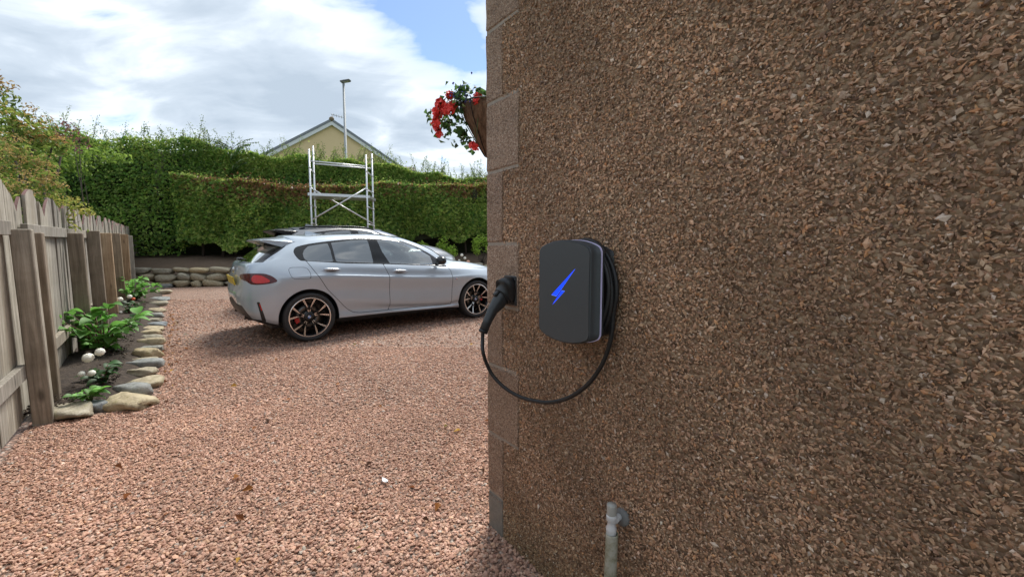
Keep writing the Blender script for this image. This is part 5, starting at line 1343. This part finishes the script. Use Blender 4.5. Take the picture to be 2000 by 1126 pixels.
def build_car(name, label, group, pos, scale, detail, main, trim_black, plate=True):
    root = empty(name, pos)
    f_ = Vector((math.cos(R(40.43)), math.sin(R(40.43)), 0)); nrm = Vector((0, -.025, 1)).normalized(); f_ = (f_ - nrm * f_.dot(nrm)).normalized(); l_ = nrm.cross(f_)
    root.rotation_euler = Matrix((f_, l_, nrm)).transposed().to_euler()
    tag(root, label, 'car', group)
    S = make_body(detail); sx, sy, sz = scale
    xf = None if scale == (1, 1, 1) else (lambda p: (p[0] * sx, p[1] * sy, ((p[2] if p[2] < 1.36 else 1.36 + (p[2] - 1.36) * .45) * sz if p[2] > .65 else .65 * sz - (.65 - p[2]) * (.65 * sz - .02) / .63) + .13 * float(np.clip((p[0] - 1.5) / .9, 0, 1)) * float(np.clip((p[2] - .55) / .35, 0, 1)) * float(np.clip((2.0 - p[2]) / 1.0, 0, 1))))
    P = lambda labels, nm, mt, side=0, off=0.0, par=root: S.part(labels, nm, mt, par, side, off, xf)
    body = P(('body',) if detail else ('body', 'gap', 'fuel_flap', 'rear_door', 'front_door'), 'body', main)
    P(('roof',), 'roof', M['roof_dark'])
    P(('gap',), 'panel_gap', M['satin_black'], 0, -.006)
    P(('rear_window',), 'rear_window', M['gloss_black'] if not detail else M['glass_rear'], 0, -.003)
    P(('windscreen',), 'windscreen', M['glass_screen'], 0, -.003)
    P(('diffuser',), 'diffuser', M['satin_black'], 0, -.004); P(('grille',), 'grille', M['gloss_black'], 0, -.012)
    for sd in (-1, 1):
        for lb in ('rear_door', 'front_door'):
            d_ = P((lb,), 'door', main, sd)
            if d_ is not None:
                hx, hz_, hy = ((.298, .932, .868), (1.279, .868, .866))[lb == 'front_door']
                m = MB(); capsule_mesh(m, (hx, (hy + .022) * sd, hz_ + .005), .235, .0195, axis=(1, 0, -.05)); m.build('handle', main, d_, outward=True)
                m = MB(); m.ball((hx, (hy + .0035) * sd, hz_ - .012), (.070, .004, .017), 14, 8); m.build('handle_shade', M['satin_black'], d_)  # dark lens on the door skin, painted shade behind the handle
        P(('fuel_flap',), 'fuel_flap', main, sd)
        P(('blade',), 'rear_blade', M['gloss_black'], sd)
        P(('dlo',), 'window_trim', M['gloss_black'], sd, -.002)
        P(('pane_quarter',), 'side_window', M['glass_rear'], sd, -.005); P(('pane_rear',), 'side_window', M['glass_rear'], sd, -.005); P(('pane_front',), 'side_window', M['glass_front'], sd, -.005)
        tl = P(('tail_light',), 'tail_light', M['lamp_red'], sd, .004)
        if tl is not None: P(('tail_glow',), 'lamp_element', M['lamp_bright'], sd, .004, tl)
        P(('reflector',), 'reflector_slot', M['satin_black'], sd, -.006); P(('skirt',), 'side_skirt', M['satin_black'], sd, -.012); P(('headlight',), 'headlight', M['lamp_clear'], sd)
        if detail:
            m = MB(); m.add([(-.566, .842 * sd, .55), (-.556, .846 * sd, .55), (-.520, .836 * sd, .40), (-.530, .832 * sd, .40)], [(0, 1, 2, 3)]); m.build('rear_reflector', M['lamp_bright'], root)
        # mirror
        m = MB(); V0 = len(m.v); m.ball((1.93 * sx, .955 * sd * sy, 1.005 * sz), (.075, .115, .072), 14, 10)
        m.v = [(p[0] - (.02 if p[0] < 1.92 * sx else 0) * 0, p[1], max(p[2], .952 * sz)) for p in m.v]
        m.tube([(1.94 * sx, .80 * sd * sy, .945 * sz), (1.93 * sx, .88 * sd * sy, .965 * sz)], [.028, .03], 8); m.build('wing_mirror', M['gloss_black'], root)
        # dark wheel houses
        for xc in (0, 2.67):
            m = MB(); pr = []
            for i in range(19):
                a = math.radians(-12 + 204 * i / 18); pr.append((xc * sx + ARCH_R * 1.0 * math.cos(a) * (1 if xf is None else sx), (.325 + ARCH_R * math.sin(a)) * (1 if xf is None else sz)))
            ys = (.868, .60); vs = [(x, y * sd * sy, z) for y in ys for x, z in pr]; k = len(pr)
            m.add(vs, [(i, i + 1, k + i + 1, k + i) for i in range(k - 1)] + [tuple(range(k, 2 * k))], 0, False); m.build('wheel_arch', M['satin_black'], root)
            wheel_parts(root, sd, (xc * sx, .775 * sd * sy, .325 * (1 if xf is None else 1.06)), cheap=not detail)
    # floor, cabin, seats
    m = MB(); m.box((1.35 * sx, 0, .21), (3.5 * sx, 1.18, .06)); m.build('underbody', M['satin_black'], root)
    m = MB(); m.box((.95 * sx, 0, .36), (2.5 * sx, 1.46, .04)); m.box((.15 * sx, 0, .52 * sz), (.9, 1.3, .32)); m.build('cabin_floor', M['dash'], root)
    def seat(x, y, w):
        s_ = MB(); s_.box((x + .22, y, .56 * sz), (.52, w, .16), 0, None, .05); s_.box((x - .10, y, .84 * sz), (.15, w, .62), 0, Matrix.Rotation(R(-14), 3, 'Y'), .05)
        s_.box((x - .20, y, 1.20 * sz), (.09, min(w, .26), .15), 0, Matrix.Rotation(R(-12), 3, 'Y'), .035); s_.tube([(x - .18, y - .05, 1.1 * sz), (x - .195, y - .05, 1.2 * sz)], .008, 5); s_.tube([(x - .18, y + .05, 1.1 * sz), (x - .195, y + .05, 1.2 * sz)], .008, 5)
        s_.build('seat', M['seat'], root)
    for y in (-.36, .36): seat(1.10 * sx, y, .50)
    seat(.25 * sx, 0, 1.22)
    m = MB(); m.box((2.02 * sx, 0, .83 * sz), (.62, 1.42, .20), 0, None, .06); m.box((1.80 * sx, 0, .66 * sz), (.3, 1.4, .30), 0, None, .05); m.box((1.88 * sx, -.05, .97 * sz), (.03, .62, .11), 0, None, .012); m.build('dashboard', M['dash'], root)
    m = MB(); cc = Vector((1.60 * sx, -.36, .90 * sz)); ax = Vector((-.92, 0, .38)); t1 = Vector((0, 1, 0)); t2 = ax.cross(t1)
    m.tube([cc + (t1 * math.cos(a) + t2 * math.sin(a)) * .185 for a in np.linspace(0, 2 * math.pi, 25)], .014, 6, cap=False); m.tube([cc - t1 * .18, cc + t1 * .18], .014, 5); m.tube([cc, cc - ax * .25], .03, 6); m.build('steering_wheel', M['dash'], root)
    # roof spoiler
    m = MB(); cols_ = 15
    for i in range(cols_):
        t = -1 + 2 * i / (cols_ - 1); y = .575 * t; e = abs(t) ** 3
        pr = [(.02, 1.378 - .035 * t * t - .035 * e), (-.14, 1.370 - .028 * t * t - .040 * e), (-.32, 1.354 - .018 * t * t - .018 * e), (-.455 + .02 * t * t, 1.334 - .008 * t * t), (-.468 + .02 * t * t, 1.322 - .008 * t * t), (-.455 + .02 * t * t, 1.312 - .01 * t * t), (-.33, 1.285 - .018 * e), (-.20, 1.265 - .035 * e), (-.10, 1.27 - .03 * e)]
        m.v += [(x * sx, y * (1 - .03 * (x > -.2)) * sy, z * sz) for x, z in pr]
    k = 9
    for i in range(cols_ - 1):
        for j in range(k): m.f.append((i * k + j, i * k + (j + 1) % k, (i + 1) * k + (j + 1) % k, (i + 1) * k + j)); m.mi.append(0); m.sm.append(True)
    m.f += [tuple(range(k)), tuple(reversed(range((cols_ - 1) * k, cols_ * k)))]; m.mi += [0, 0]; m.sm += [False, False]
    m.build('roof_spoiler', main if detail else M['gloss_black'], root, outward=True)
    # shark fin
    m = MB(); fx, fz_ = (.30 * sx, 1.395 * sz)
    m.add([(fx - .09, -.028, fz_), (fx + .12, -.018, fz_ + .012), (fx + .12, .018, fz_ + .012), (fx - .09, .028, fz_), (fx - .075, -.004, fz_ + .062), (fx - .035, -.004, fz_ + .060), (fx - .035, .004, fz_ + .060), (fx - .075, .004, fz_ + .062)], [(0, 1, 5, 4), (1, 2, 6, 5), (2, 3, 7, 6), (3, 0, 4, 7), (4, 5, 6, 7)]); m.build('antenna_fin', main, root, outward=True)
    # rear wiper, number plate, badges
    m = MB(); m.box((-.615 * sx, 0, 1.075 * sz), (.07, .16, .035), 0, None, .012); m.tube([(-.62 * sx, -.05, 1.085 * sz), (-.60 * sx, -.36, 1.075 * sz)], [.010, .006], 6); m.build('rear_wiper', M['satin_black'], root)
    m = MB(); m.box((-.735 * sx, 0, .800 * sz), (.014, .52, .112), 0, Matrix.Rotation(R(-12), 3, 'Y'), .004); m.build('number_plate', M['plate'], root)
    if detail:
        m = MB(); m.box((2.246, -.9035, .701), (.052, .006, .018), 0, None, .002); m.box((2.226, -.907, .701), (.007, .003, .015), 1); m.box((2.235, -.907, .701), (.007, .003, .015), 2); m.box((2.244, -.907, .701), (.007, .003, .015), 3); m.build('wing_badge', [M['chrome'], M['blue_enamel'], M['white_enamel'], M['caliper']], root)
        m = MB(); m.lathe([(0, -.012), (.028, -.012), (.030, 0), (.041, 0), (.042, .006)], origin=(-.70, 0, .93), axis='X', n=24, mi=0); m.build('tailgate_badge', [M['chrome']], root)
        for sd in (-1, 1):
            m = MB()
            for q in (.40, .49): m.tube([(-.50, q * sd, .335), (-.640 + (q - .5) * .30, q * sd, .345)], .036, 14)
            m.build('exhaust_tip', M['gloss_black'], root)
    else:
        for sd in (-1, 1):   # roof rails
            m = MB(); m.tube([(x * sx, y * sd * sy, z * sz) for x, y, z in ((-.02, .50, 1.345), (.10, .505, 1.385), (.5, .53, 1.400), (.95, .53, 1.404), (1.25, .515, 1.388), (1.42, .50, 1.355))], .016, 8); m.build('roof_rail', M['gloss_black'], root)
    return root
silver_pos = (-3.202, 6.1717, gzf(6.1717))
build_car('parked_car', 'silver grey hatchback with black alloy wheels parked on the gravel in front', 'parked cars', silver_pos, (1, 1, 1), True, M['silver'], True)
fwv = np.array([math.cos(R(40.43)), math.sin(R(40.43))]); lfv = np.array([-fwv[1], fwv[0]])
p2 = np.array(silver_pos[:2]) + fwv * .68 + lfv * 2.55
build_car('parked_car', 'darker grey car with black roof rails parked behind the silver hatchback', 'parked cars', (p2[0], p2[1], gzf(p2[1])), (1.0, 1.0, 1.14), False, M['graphite'], True)

# ================================================================== CHARGER AND OTHER THINGS ON THE WALL
def on_wall(name, u, z, n=0.0):
    """an Empty on the wall: local x along the wall towards the viewer's right, y out of the wall... z up"""
    o = bpy.data.objects.new(name, None); o.empty_display_size = .1; link(o)
    X = Vector(WD); Z = Vector((0, 0, 1)); Yv = Vector(WN_)
    o.matrix_world = Matrix((( X.x, Yv.x, Z.x, 0), (X.y, Yv.y, Z.y, 0), (X.z, Yv.z, Z.z, 0), (0, 0, 0, 1)))
    o.location = Vector(wp(u, n, z)); return o
def charger_outline(hw, hs, arc, rc, n=4):
    """half width, half height of the straight sides, rise of the arched ends, corner size; corner cutting rounds the shoulders"""
    q = [(hw, hs - rc * .9), (hw, hs + rc * .12), (hw * .78, hs + arc * .62), (hw * .40, hs + arc * 1.0), (0, hs + arc * 1.10)]
    P = q + [(-x, z) for x, z in q[-2::-1]]; P = P + [(-x, -z) for x, z in P]
    P = np.array(P)
    for _ in range(n):
        Q = np.roll(P, -1, 0); P = np.stack([P * .75 + Q * .25, P * .25 + Q * .75], 1).reshape(-1, 2)
    return [tuple(p) for p in P]
def slab(m, outl, levels, mi=0, smooth=True, back=True):
    """levels: (n, inset); stacked outlines"""
    k = len(outl); vs = []
    for (n_, ins) in levels:
        for (x, z) in outl:
            L = math.hypot(x, z); vs.append((x * (1 - ins / L), n_, z * (1 - ins / L)))
    fs = [(i * k + (j + 1) % k, i * k + j, (i + 1) * k + j, (i + 1) * k + (j + 1) % k) for i in range(len(levels) - 1) for j in range(k)]
    o = len(m.v); m.add(vs, fs, mi, smooth)
    m.f.append(tuple(o + (len(levels) - 1) * k + j for j in range(k))); m.mi.append(mi); m.sm.append(False)
    if back: m.f.append(tuple(o + j for j in reversed(range(k)))); m.mi.append(mi); m.sm.append(False)
def charger_mat():
    m = Mat('charger_cover'); v = m.coord()
    m.set(Base_Color=m.mix(m.noise(v, 60, 4), (.050, .057, .063), (.060, .067, .073)), Roughness=m.math('ADD', m.math('MULTIPLY', m.noise(v, 14, 4), .12), .38))
    m.bump(m.noise(v, 1400, 2), .12, .0006); return m.m
M['charger'] = charger_mat()
def glow(name, col, s):
    m = Mat(name); m.set(Base_Color=col, Roughness=.4); m.b.inputs['Emission Color'].default_value = (*col, 1); m.b.inputs['Emission Strength'].default_value = s; return m.m
CH = on_wall('ev_charger', .600, 1.193); tag(CH, 'black wall mounted car charger with a glowing blue lightning bolt', 'car charger')
ol = charger_outline(.1165, .131, .029, .034)
m = MB(); slab(m, [(x * .90, z * .93) for x, z in ol], [(.002, 0), (.070, 0)]); m.build('back_box', M['blackplastic'], CH)
m = MB(); slab(m, ol, [(.076, .0006), (.114, .0), (.1185, .0015), (.1205, .005)]); m.build('cover', M['charger'], CH)
m = MB(); slab(m, ol, [(.0695, -.0010), (.0728, -.0010)]); m.build('light_strip', glow('strip_light', (.46, .43, .64), .06), CH)
m = MB(); slab(m, [(x * .99, z * .99) for x, z in ol], [(.0600, 0), (.0688, 0)]); m.build('rear_cover', M['blackplastic'], CH)
m = MB(); slab(m, [(x * .985, z * .985) for x, z in ol], [(.0737, 0), (.0758, 0)]); m.build('seam', M['blackplastic'], CH)
bolt = [(.654, 1.266), (.5505, 1.180), (.5765, 1.178), (.5735, 1.1855), (.5735, 1.1855)]
upper = [(.0545, .0735), (-.0495, -.0125), (-.0255, -.0155), (-.0195, -.0050)]
lower = [(-.0235, -.0090), (.0095, .0035), (.0085, -.002), (-.0440, -.0450)]
upper = [(.054, .073), (-.0500, -.0130), (-.0265, -.0150)]
lower = [(-.0035, .0035), (.0100, .0030), (-.0450, -.0440)]
m = MB()
for pl in (upper, lower): m.prism(pl, .1208, .1214, lambda x, z, n_: (x, n_, z))
m.build('lightning_bolt', glow('bolt_blue', (.002, .035, .85), .62), CH)
m = MB()
for pl in (upper, lower):
    c_ = np.mean(np.array(pl), 0); m.prism([tuple(c_ + (np.array(p) - c_) * 1.03 + norm(np.array(p) - c_) * .0006) for p in pl], .1204, .1209, lambda x, z, n_: (x, n_, z))
m.build('bolt_border', glow('bolt_edge', (.12, .25, .75), .30), CH)

# holster screwed to the corner stones
def plane_pt(u, v, uw):
    """the point seen at photograph pixel (u, v) in the vertical plane square to the wall at distance uw from the corner, as (uw, n, z)"""
    a, b = (u - 1000) / 830, (563 - v) / 830; t5 = R(5)
    d = np.array([a, math.cos(t5) + b * math.sin(t5), -math.sin(t5) + b * math.cos(t5)]); o = np.array([0, 0, CAM_H])
    t = ((CR + WD * uw - o) @ WD) / (d @ WD); p = o + d * t
    return float((p - CR) @ WN_), float(p[2])
UH = .172
HO = on_wall('plug_holster', UH, 0.0); tag(HO, 'black plastic plug holster screwed to the corner stones', 'plug holder')
def hp(u, v): return plane_pt(u, v, UH)
def loft(m, secs, n=16, mi=0, power=2.6, cap=True):
    """secs: (centre (n, z), half size across the wall, half size in the bending plane, direction angle) -> superelliptic tube; x is along the wall"""
    vs = []
    for (c, hx, hy, ang) in secs:
        t = (math.cos(ang), math.sin(ang)); q = (-t[1], t[0])
        for j in range(n):
            a = 2 * math.pi * j / n; ca, sa = math.cos(a), math.sin(a)
            ex = math.copysign(abs(ca) ** (2 / power), ca) * hx; ey = math.copysign(abs(sa) ** (2 / power), sa) * hy
            vs.append((ex, c[0] + q[0] * ey, c[1] + q[1] * ey))
    k = len(secs); fs = [(i * n + j, i * n + (j + 1) % n, (i + 1) * n + (j + 1) % n, (i + 1) * n + j) for i in range(k - 1) for j in range(n)]
    o = len(m.v); m.add(vs, fs, mi, True)
    if cap:
        m.f.append(tuple(o + j for j in reversed(range(n)))); m.mi.append(mi); m.sm.append(False)
        m.f.append(tuple(o + (k - 1) * n + j for j in range(n))); m.mi.append(mi); m.sm.append(False)
m = MB()
m.box((0, .0065, 1.160), (.088, .013, .122), 0, None, .005)
A1 = hp(980, 581); Aw = hp(966, 595)
ang = math.atan2(Aw[1] - A1[1], Aw[0] - A1[0])
loft(m, [((.006, 1.160), .041, .057, -.02), ((.022, 1.162), .040, .055, -.12), ((.050, 1.158), .039, .050, ang * .45), ((A1[0] - .022, A1[1] + .022), .036, .044, ang * .8), ((A1[0] - .004, A1[1] + .004), .034, .040, ang), (A1, .033, .039, ang), ((A1[0] - .001, A1[1] + .001), .029, .034, ang), ((A1[0] - .02, A1[1] + .02), .028, .033, ang)], 22)
m.build('holster', M['blackplastic'], HO)
m = MB()
for (x, z) in ((.034, 1.205), (.034, 1.115), (-.034, 1.205)): m.lathe([(0, .0145), (.005, .0145), (.0055, .012)], origin=(x, 0, z), axis='Y', n=10)
m.build('screws', M['satin_black'], HO)
CB = on_wall('charging_cable', UH, 0.0); tag(CB, 'black charging cable and plug looping from the holder round the charger', 'charging cable')
p_a = A1; p_b = hp(973, 591); p_c = hp(962, 606); p_d = hp(952.5, 626); p_e = hp(944.5, 645)
def dirang(a, b): return math.atan2(b[1] - a[1], b[0] - a[0])
m = MB()
loft(m, [((A1[0] - .015, A1[1] + .015), .0265, .031, ang), (A1, .0265, .031, ang), (p_b, .025, .030, ang * .5 + dirang(p_a, p_c) * .5), ((np.array(p_b) * .45 + np.array(p_c) * .55), .0215, .025, dirang(p_b, p_c)), (p_c, .0185, .021, dirang(p_b, p_d)), (p_d, .0165, .0180, dirang(p_c, p_e)), (p_e, .0160, .0172, dirang(p_d, p_e))], 18, power=2.3)
m.build('plug_handle', simple('plug_grey_black', (.030, .033, .036), .40, 0, .1, 80, .1), CB)
m = MB(); e2 = (p_e[0] + (p_e[0] - p_d[0]) * .20, p_e[1] + (p_e[1] - p_d[1]) * .20)
loft(m, [(p_e, .0172, .0185, dirang(p_d, p_e)), (e2, .0168, .018, dirang(p_d, p_e)), ((e2[0] + .001, e2[1] - .002), .013, .014, dirang(p_d, p_e))], 16, power=2.3); m.build('end_collar', M['blackplastic'], CB)
m = MB(); m.box((0, A1[0] + .022, A1[1] + .020), (.022, .036, .016), 0, Matrix.Rotation(ang, 3, 'X'), .004); m.build('release_trigger', M['satin_black'], CB)
# the cable itself, in wall coordinates (u, n, z)
cab = [(UH, e2[0] - .001, e2[1] + .012), (UH, e2[0] + .001, e2[1] - .03)]
for (u_, v_, n_) in ((943, 684, .165), (949, 706, .150), (962, 732, .128), (985, 756, .105), (1015, 774, .085), (1050, 783.5, .068), (1080, 784.5, .055), (1115, 774, .045), (1148, 750, .038), (1172, 718, .034), (1187, 684, .031), (1195, 650, .030), (1198.5, 610, .030)):
    a, b = (u_ - 1000) / 830, (563 - v_) / 830; t5 = R(5); d = np.array([a, math.cos(t5) + b * math.sin(t5), -math.sin(t5) + b * math.cos(t5)]); o_ = np.array([0, 0, CAM_H])
    t = ((CR + WN_ * n_ - o_) @ WN_) / (d @ WN_); p = o_ + d * t; cab.append((float((p - CR) @ WD), n_, float(p[2])))
# coil round the back box
cx, cz = .612, 1.193
a0 = math.atan2((cab[-1][2] - cz) / .165, (cab[-1][0] - cx) / .126)
for i in range(1, 76):
    a = a0 + 2 * math.pi * i / 22; lap = i / 22
    rx, rz = .1265 - .006 * lap + .003 * math.sin(i * .7), .165 - .006 * lap
    cab.append((cx + rx * math.cos(a), .030 + .0105 * (lap % 2.0 if lap < 2 else 4 - lap) , cz + rz * math.sin(a)))
def catmull(P, n):
    P = np.array(P); out = []
    for i in range(len(P) - 1):
        a, b, c, d = P[max(i - 1, 0)], P[i], P[i + 1], P[min(i + 2, len(P) - 1)]
        for j in range(n):
            t = j / n; out.append(.5 * (2 * b + (c - a) * t + (2 * a - 5 * b + 4 * c - d) * t * t + (3 * b - a - 3 * c + d) * t ** 3))
    out.append(P[-1]); return out
m = MB(); m.tube([(p[0] - UH, p[1], p[2]) for p in catmull(cab, 4)], .0072, 12); m.build('cable', M['rubber'], CB)

# water pipe stub at the foot of the wall
TP = on_wall('water_pipe', .757, 0.0); tag(TP, 'short mossy grey standpipe with white fittings at the foot of the wall', 'water pipe')
def pipe_mat():
    m = Mat('mossy_pipe'); v = m.coord()
    m.set(Base_Color=m.mix(m.ramp(m.noise(v, 30, 7, .7), [(.42, 0.0), (.62, 1.0)]), (.42, .405, .33), (.22, .215, .13)), Roughness=.75); m.bump(m.noise(v, 90, 5), .4, .002); return m.m
m = MB(); m.lathe([(.0150, .452), (.0185, .455), (.0190, .448), (.0192, .30), (.0196, .1), (.0200, -.15)], origin=(0, .052, 0), n=24); m.lathe([(.0150, .452), (.0148, .36)], origin=(0, .052, 0), n=24)
for p in range(len(m.v)): x, y, z = m.v[p]; m.v[p] = (x - (.30 - z) * .02, y, z)
m.build('pipe', pipe_mat(), TP)
M['white_pvc'] = simple('white_plastic', (.62, .62, .62), .4, 0, .1, 30); M['grey_pvc'] = simple('grey_plastic', (.40, .395, .36), .5, 0, .15, 30)
m = MB(); m.lathe([(.0135, .44), (.0160, .462), (.0165, .470), (.0125, .478), (.0120, .490), (.0160, .497), (.0165, .508), (.0150, .514), (.0, .514)], origin=(0, .052, 0), n=20)
m.tube([(0, .052, .492), (0, .004, .492)], .0105, 12); m.lathe([(.0145, .030), (.0150, .036), (.0150, .046), (.0135, .050)], origin=(0, 0, .492), axis='Y', n=6)
m.build('elbow_fitting', M['white_pvc'], TP)
m = MB(); m.lathe([(.0145, .506), (.0150, .513), (.0152, .541), (.0145, .546), (.0, .548)], origin=(0, .052, 0), n=24); m.build('cap', M['grey_pvc'], TP)
m = MB(); m.lathe([(.0, .016), (.024, .016), (.027, .011), (.0275, .002)], origin=(.004, 0, .489), axis='Y', n=28); m.build('wall_flange', simple('flange_grey', (.17, .17, .165), .6, 0, .2, 40), TP)

# ================================================================== SCAFFOLD, LAMP POST, HOUSE BEYOND
def pix(u, v, Y):
    a, b = (u - 1000) / 830, (563 - v) / 830; t5 = R(5); d = np.array([a, math.cos(t5) + b * math.sin(t5), -math.sin(t5) + b * math.cos(t5)]); return np.array([0, 0, CAM_H]) + d * (Y / d[1])
sc_ = {'a': (608.5, 11.25, 291), 'b': (616.5, 12.0, 285), 'c': (718, 11.75, 302), 'd': (729.5, 12.5, 300)}
pol = {}
for k_, (u, Y, vt) in sc_.items():
    q = pix(u, 420, Y); tz = pix(u, vt, Y)[2]; pol[k_] = (q[0], q[1], tz)
SCF = empty('scaffold_tower', (pol['a'][0], pol['a'][1], gzf(11.25))); tag(SCF, 'bare aluminium scaffold tower standing in front of the hedge', 'scaffold')
iv = np.array(SCF.location)
def L_(k_, z): return tuple(np.array([pol[k_][0], pol[k_][1], z]) - iv)
for k_ in 'abcd':
    m = MB(); m.tube([L_(k_, gzf(pol[k_][1])), L_(k_, pol[k_][2])], .0225, 10)
    for z in np.arange(gzf(12) + .3, pol[k_][2] - .1, .48): m.tube([L_(k_, z - .02), L_(k_, z + .02)], .028, 10)
    m.build('pole', M['alu'], SCF)
zt = pix(617, 321, 12.0)[2]; zm = pix(617, 386, 12.0)[2]; zx0, zx1 = pix(617, 433, 12)[2], pix(617, 373, 12)[2]
def bar(name, a, b, r=.018): m = MB(); m.tube([a, b], r, 8); m.build(name, M['alu'], SCF)
for e1, e2_ in (('a', 'b'), ('c', 'd')):
    for z in np.arange(gzf(12) + .35, pol[e1][2] - .05, .47): bar('rung', L_(e1, z), L_(e2_, z), .018)
bar('guard_rail', L_('a', zt - .06), L_('c', zt - .10)); bar('guard_rail', L_('b', zt + .02), L_('d', zt - .02))
m = MB()
pa, pb, pc, pd = (np.array(L_(q, zm)) for q in 'abcd')
m.add([tuple(p + np.array([0, 0, s_])) for s_ in (-.035, .035) for p in (pa - (pc - pa) * .05, pc + (pc - pa) * .05, pd + (pd - pb) * .05, pb - (pd - pb) * .05)], [(3, 2, 1, 0), (4, 5, 6, 7), (0, 1, 5, 4), (1, 2, 6, 5), (2, 3, 7, 6), (3, 0, 4, 7)]); m.build('platform', M['alu'], SCF)
bar('brace', L_('a', zx0), L_('c', zx1 + .05), .019); bar('brace', L_('b', zx1 + .02), L_('d', zx0 - .03), .019)

lp = pix(676, 316, 20); LPZ = gzf(20)
LAMP = empty('street_lamp', (lp[0], lp[1], LPZ)); tag(LAMP, 'slim grey street lamp post with a flat lamp head beyond the hedge', 'street lamp')
topz = pix(672, 162, 20)[2] - LPZ
M['galv'] = simple('galvanised_steel', (.30, .32, .33), .6, .3, .15, 12)
m = MB(); m.tube([(0, 0, -.5), (0, 0, 1.4), (0, 0, 1.45), (0, 0, topz)], [.095, .095, .07, .05], 14); m.build('post', M['galv'], LAMP)
m = MB(); rt = Matrix.Rotation(R(-9), 3, 'Y') 
m.box((.10, -.02, topz + .07), (.46, .24, .075), 0, rt, .03); m.tube([(0, 0, topz - .05), (0, 0, topz + .05)], .045, 10); m.build('lamp_head', simple('lamp_grey', (.13, .135, .14), .5, .3, .1), LAMP)
m = MB(); m.box((.10, -.02, topz + .028), (.34, .18, .012), 0, rt, .004); m.build('lens', simple('lamp_lens', (.40, .41, .42), .3, 0, .1), LAMP)

gp = pix(648, 237, 30.0); gzg = gzf(30)
GA = empty('gable_house', (gp[0], gp[1], gzg), R(20)); tag(GA, 'cream rendered house gable with grey verge rising behind the hedge', 'house')
RZ = gp[2] - gzg; HWD = 5.2; EZ = RZ - HWD * .625
def render_mat():
    m = Mat('cream_render'); v = m.coord()
    m.set(Base_Color=m.mix(m.noise(v, 1.3, 7, .65), (.66, .50, .285), (.74, .575, .34)), Roughness=.9); m.bump(m.noise(v, 60, 4), .4, .01); return m.m
M['cream'] = render_mat(); M['verge'] = simple('verge_tile', (.20, .215, .24), .7, 0, .15, 8); M['verge_white'] = simple('white_fascia', (.66, .67, .68), .5, 0, .05)
M['rooftile'] = simple('roof_tile', (.125, .105, .095), .8, 0, .25, 8, .4)
m = MB(); m.prism([(-HWD + .25, -1), (HWD - .25, -1), (HWD - .25, EZ), (0, RZ - .12), (-HWD + .25, EZ)], 0, 9, lambda x, z, d: (x, d, z)); m.build('wall', M['cream'], GA)
for sd in (-1, 1):
    m = MB(); m.prism([(0, RZ - .03), (sd * (HWD + .3), EZ - .22), (sd * (HWD + .3), EZ - .08), (0, RZ + .10)], -.16, 9.2, lambda x, z, d: (x, d, z)); m.build('roof', M['rooftile'], GA)
    m = MB(); m.prism([(0, RZ - .02), (sd * (HWD + .3), EZ - .21), (sd * (HWD + .3), EZ - .05), (0, RZ + .14)], -.24, -.165, lambda x, z, d: (x, d, z)); m.build('verge', M['verge'], GA)
    m = MB(); m.prism([(0, RZ - .28), (sd * (HWD + .3), EZ - .47), (sd * (HWD + .3), EZ - .22), (0, RZ - .03)], -.20, -.02, lambda x, z, d: (x, d, z)); m.build('barge_board', M['verge_white'], GA)
m = MB(); m.ball((0, -.16, RZ + .10), (.17, .14, .17), 10, 8); m.build('ridge_finial', simple('finial', (.17, .13, .08), .8), GA)
m = MB(); m.tube([(0, 1.2, RZ + .05), (0, 1.2, RZ + .85)], .03, 6); m.tube([(-.05, 1.2, RZ + .80), (.85, 1.25, RZ + .66)], .022, 5)
for i in range(5): x = .1 + i * .17; zc_ = RZ + .80 - x * .155; m.tube([(x, 1.05, zc_), (x, 1.40, zc_)], .014, 4); m.tube([(x - .0, 1.22, zc_ - .11), (x, 1.22, zc_ + .11)], .012, 4)
m.tube([(-.12, 1.2, RZ + .9), (.0, 1.2, RZ + .7)], .008, 4)
m.build('aerial', M['galv'], GA)
hp2 = pix(752, 318, 36.0)
GB = empty('tiled_house', (hp2[0] + 1.0, hp2[1], gzf(36)), R(20)); tag(GB, 'brown tiled roof of a lower house just right of the cream gable', 'house')
rz2 = pix(752, 309, 36.0)[2] - gzf(36)
m = MB(); m.box((.2, 4, (rz2 - 1.5) / 2), (5, 7.5, rz2 - 1.5)); m.build('wall', M['cream'], GB)
m = MB(); m.prism([(-.2, rz2 - 2.1), (4, rz2), (4, rz2 + .12), (-.35, rz2 - 2.0)], -2.6, 1.9, lambda d, z, x: (x, d, z)); m.prism([(8.2, rz2 - 2.1), (4.003, rz2), (4.003, rz2 + .12), (8.35, rz2 - 2.0)], -2.6, 1.9, lambda d, z, x: (x, d, z)); m.build('roof', M['rooftile'], GB)
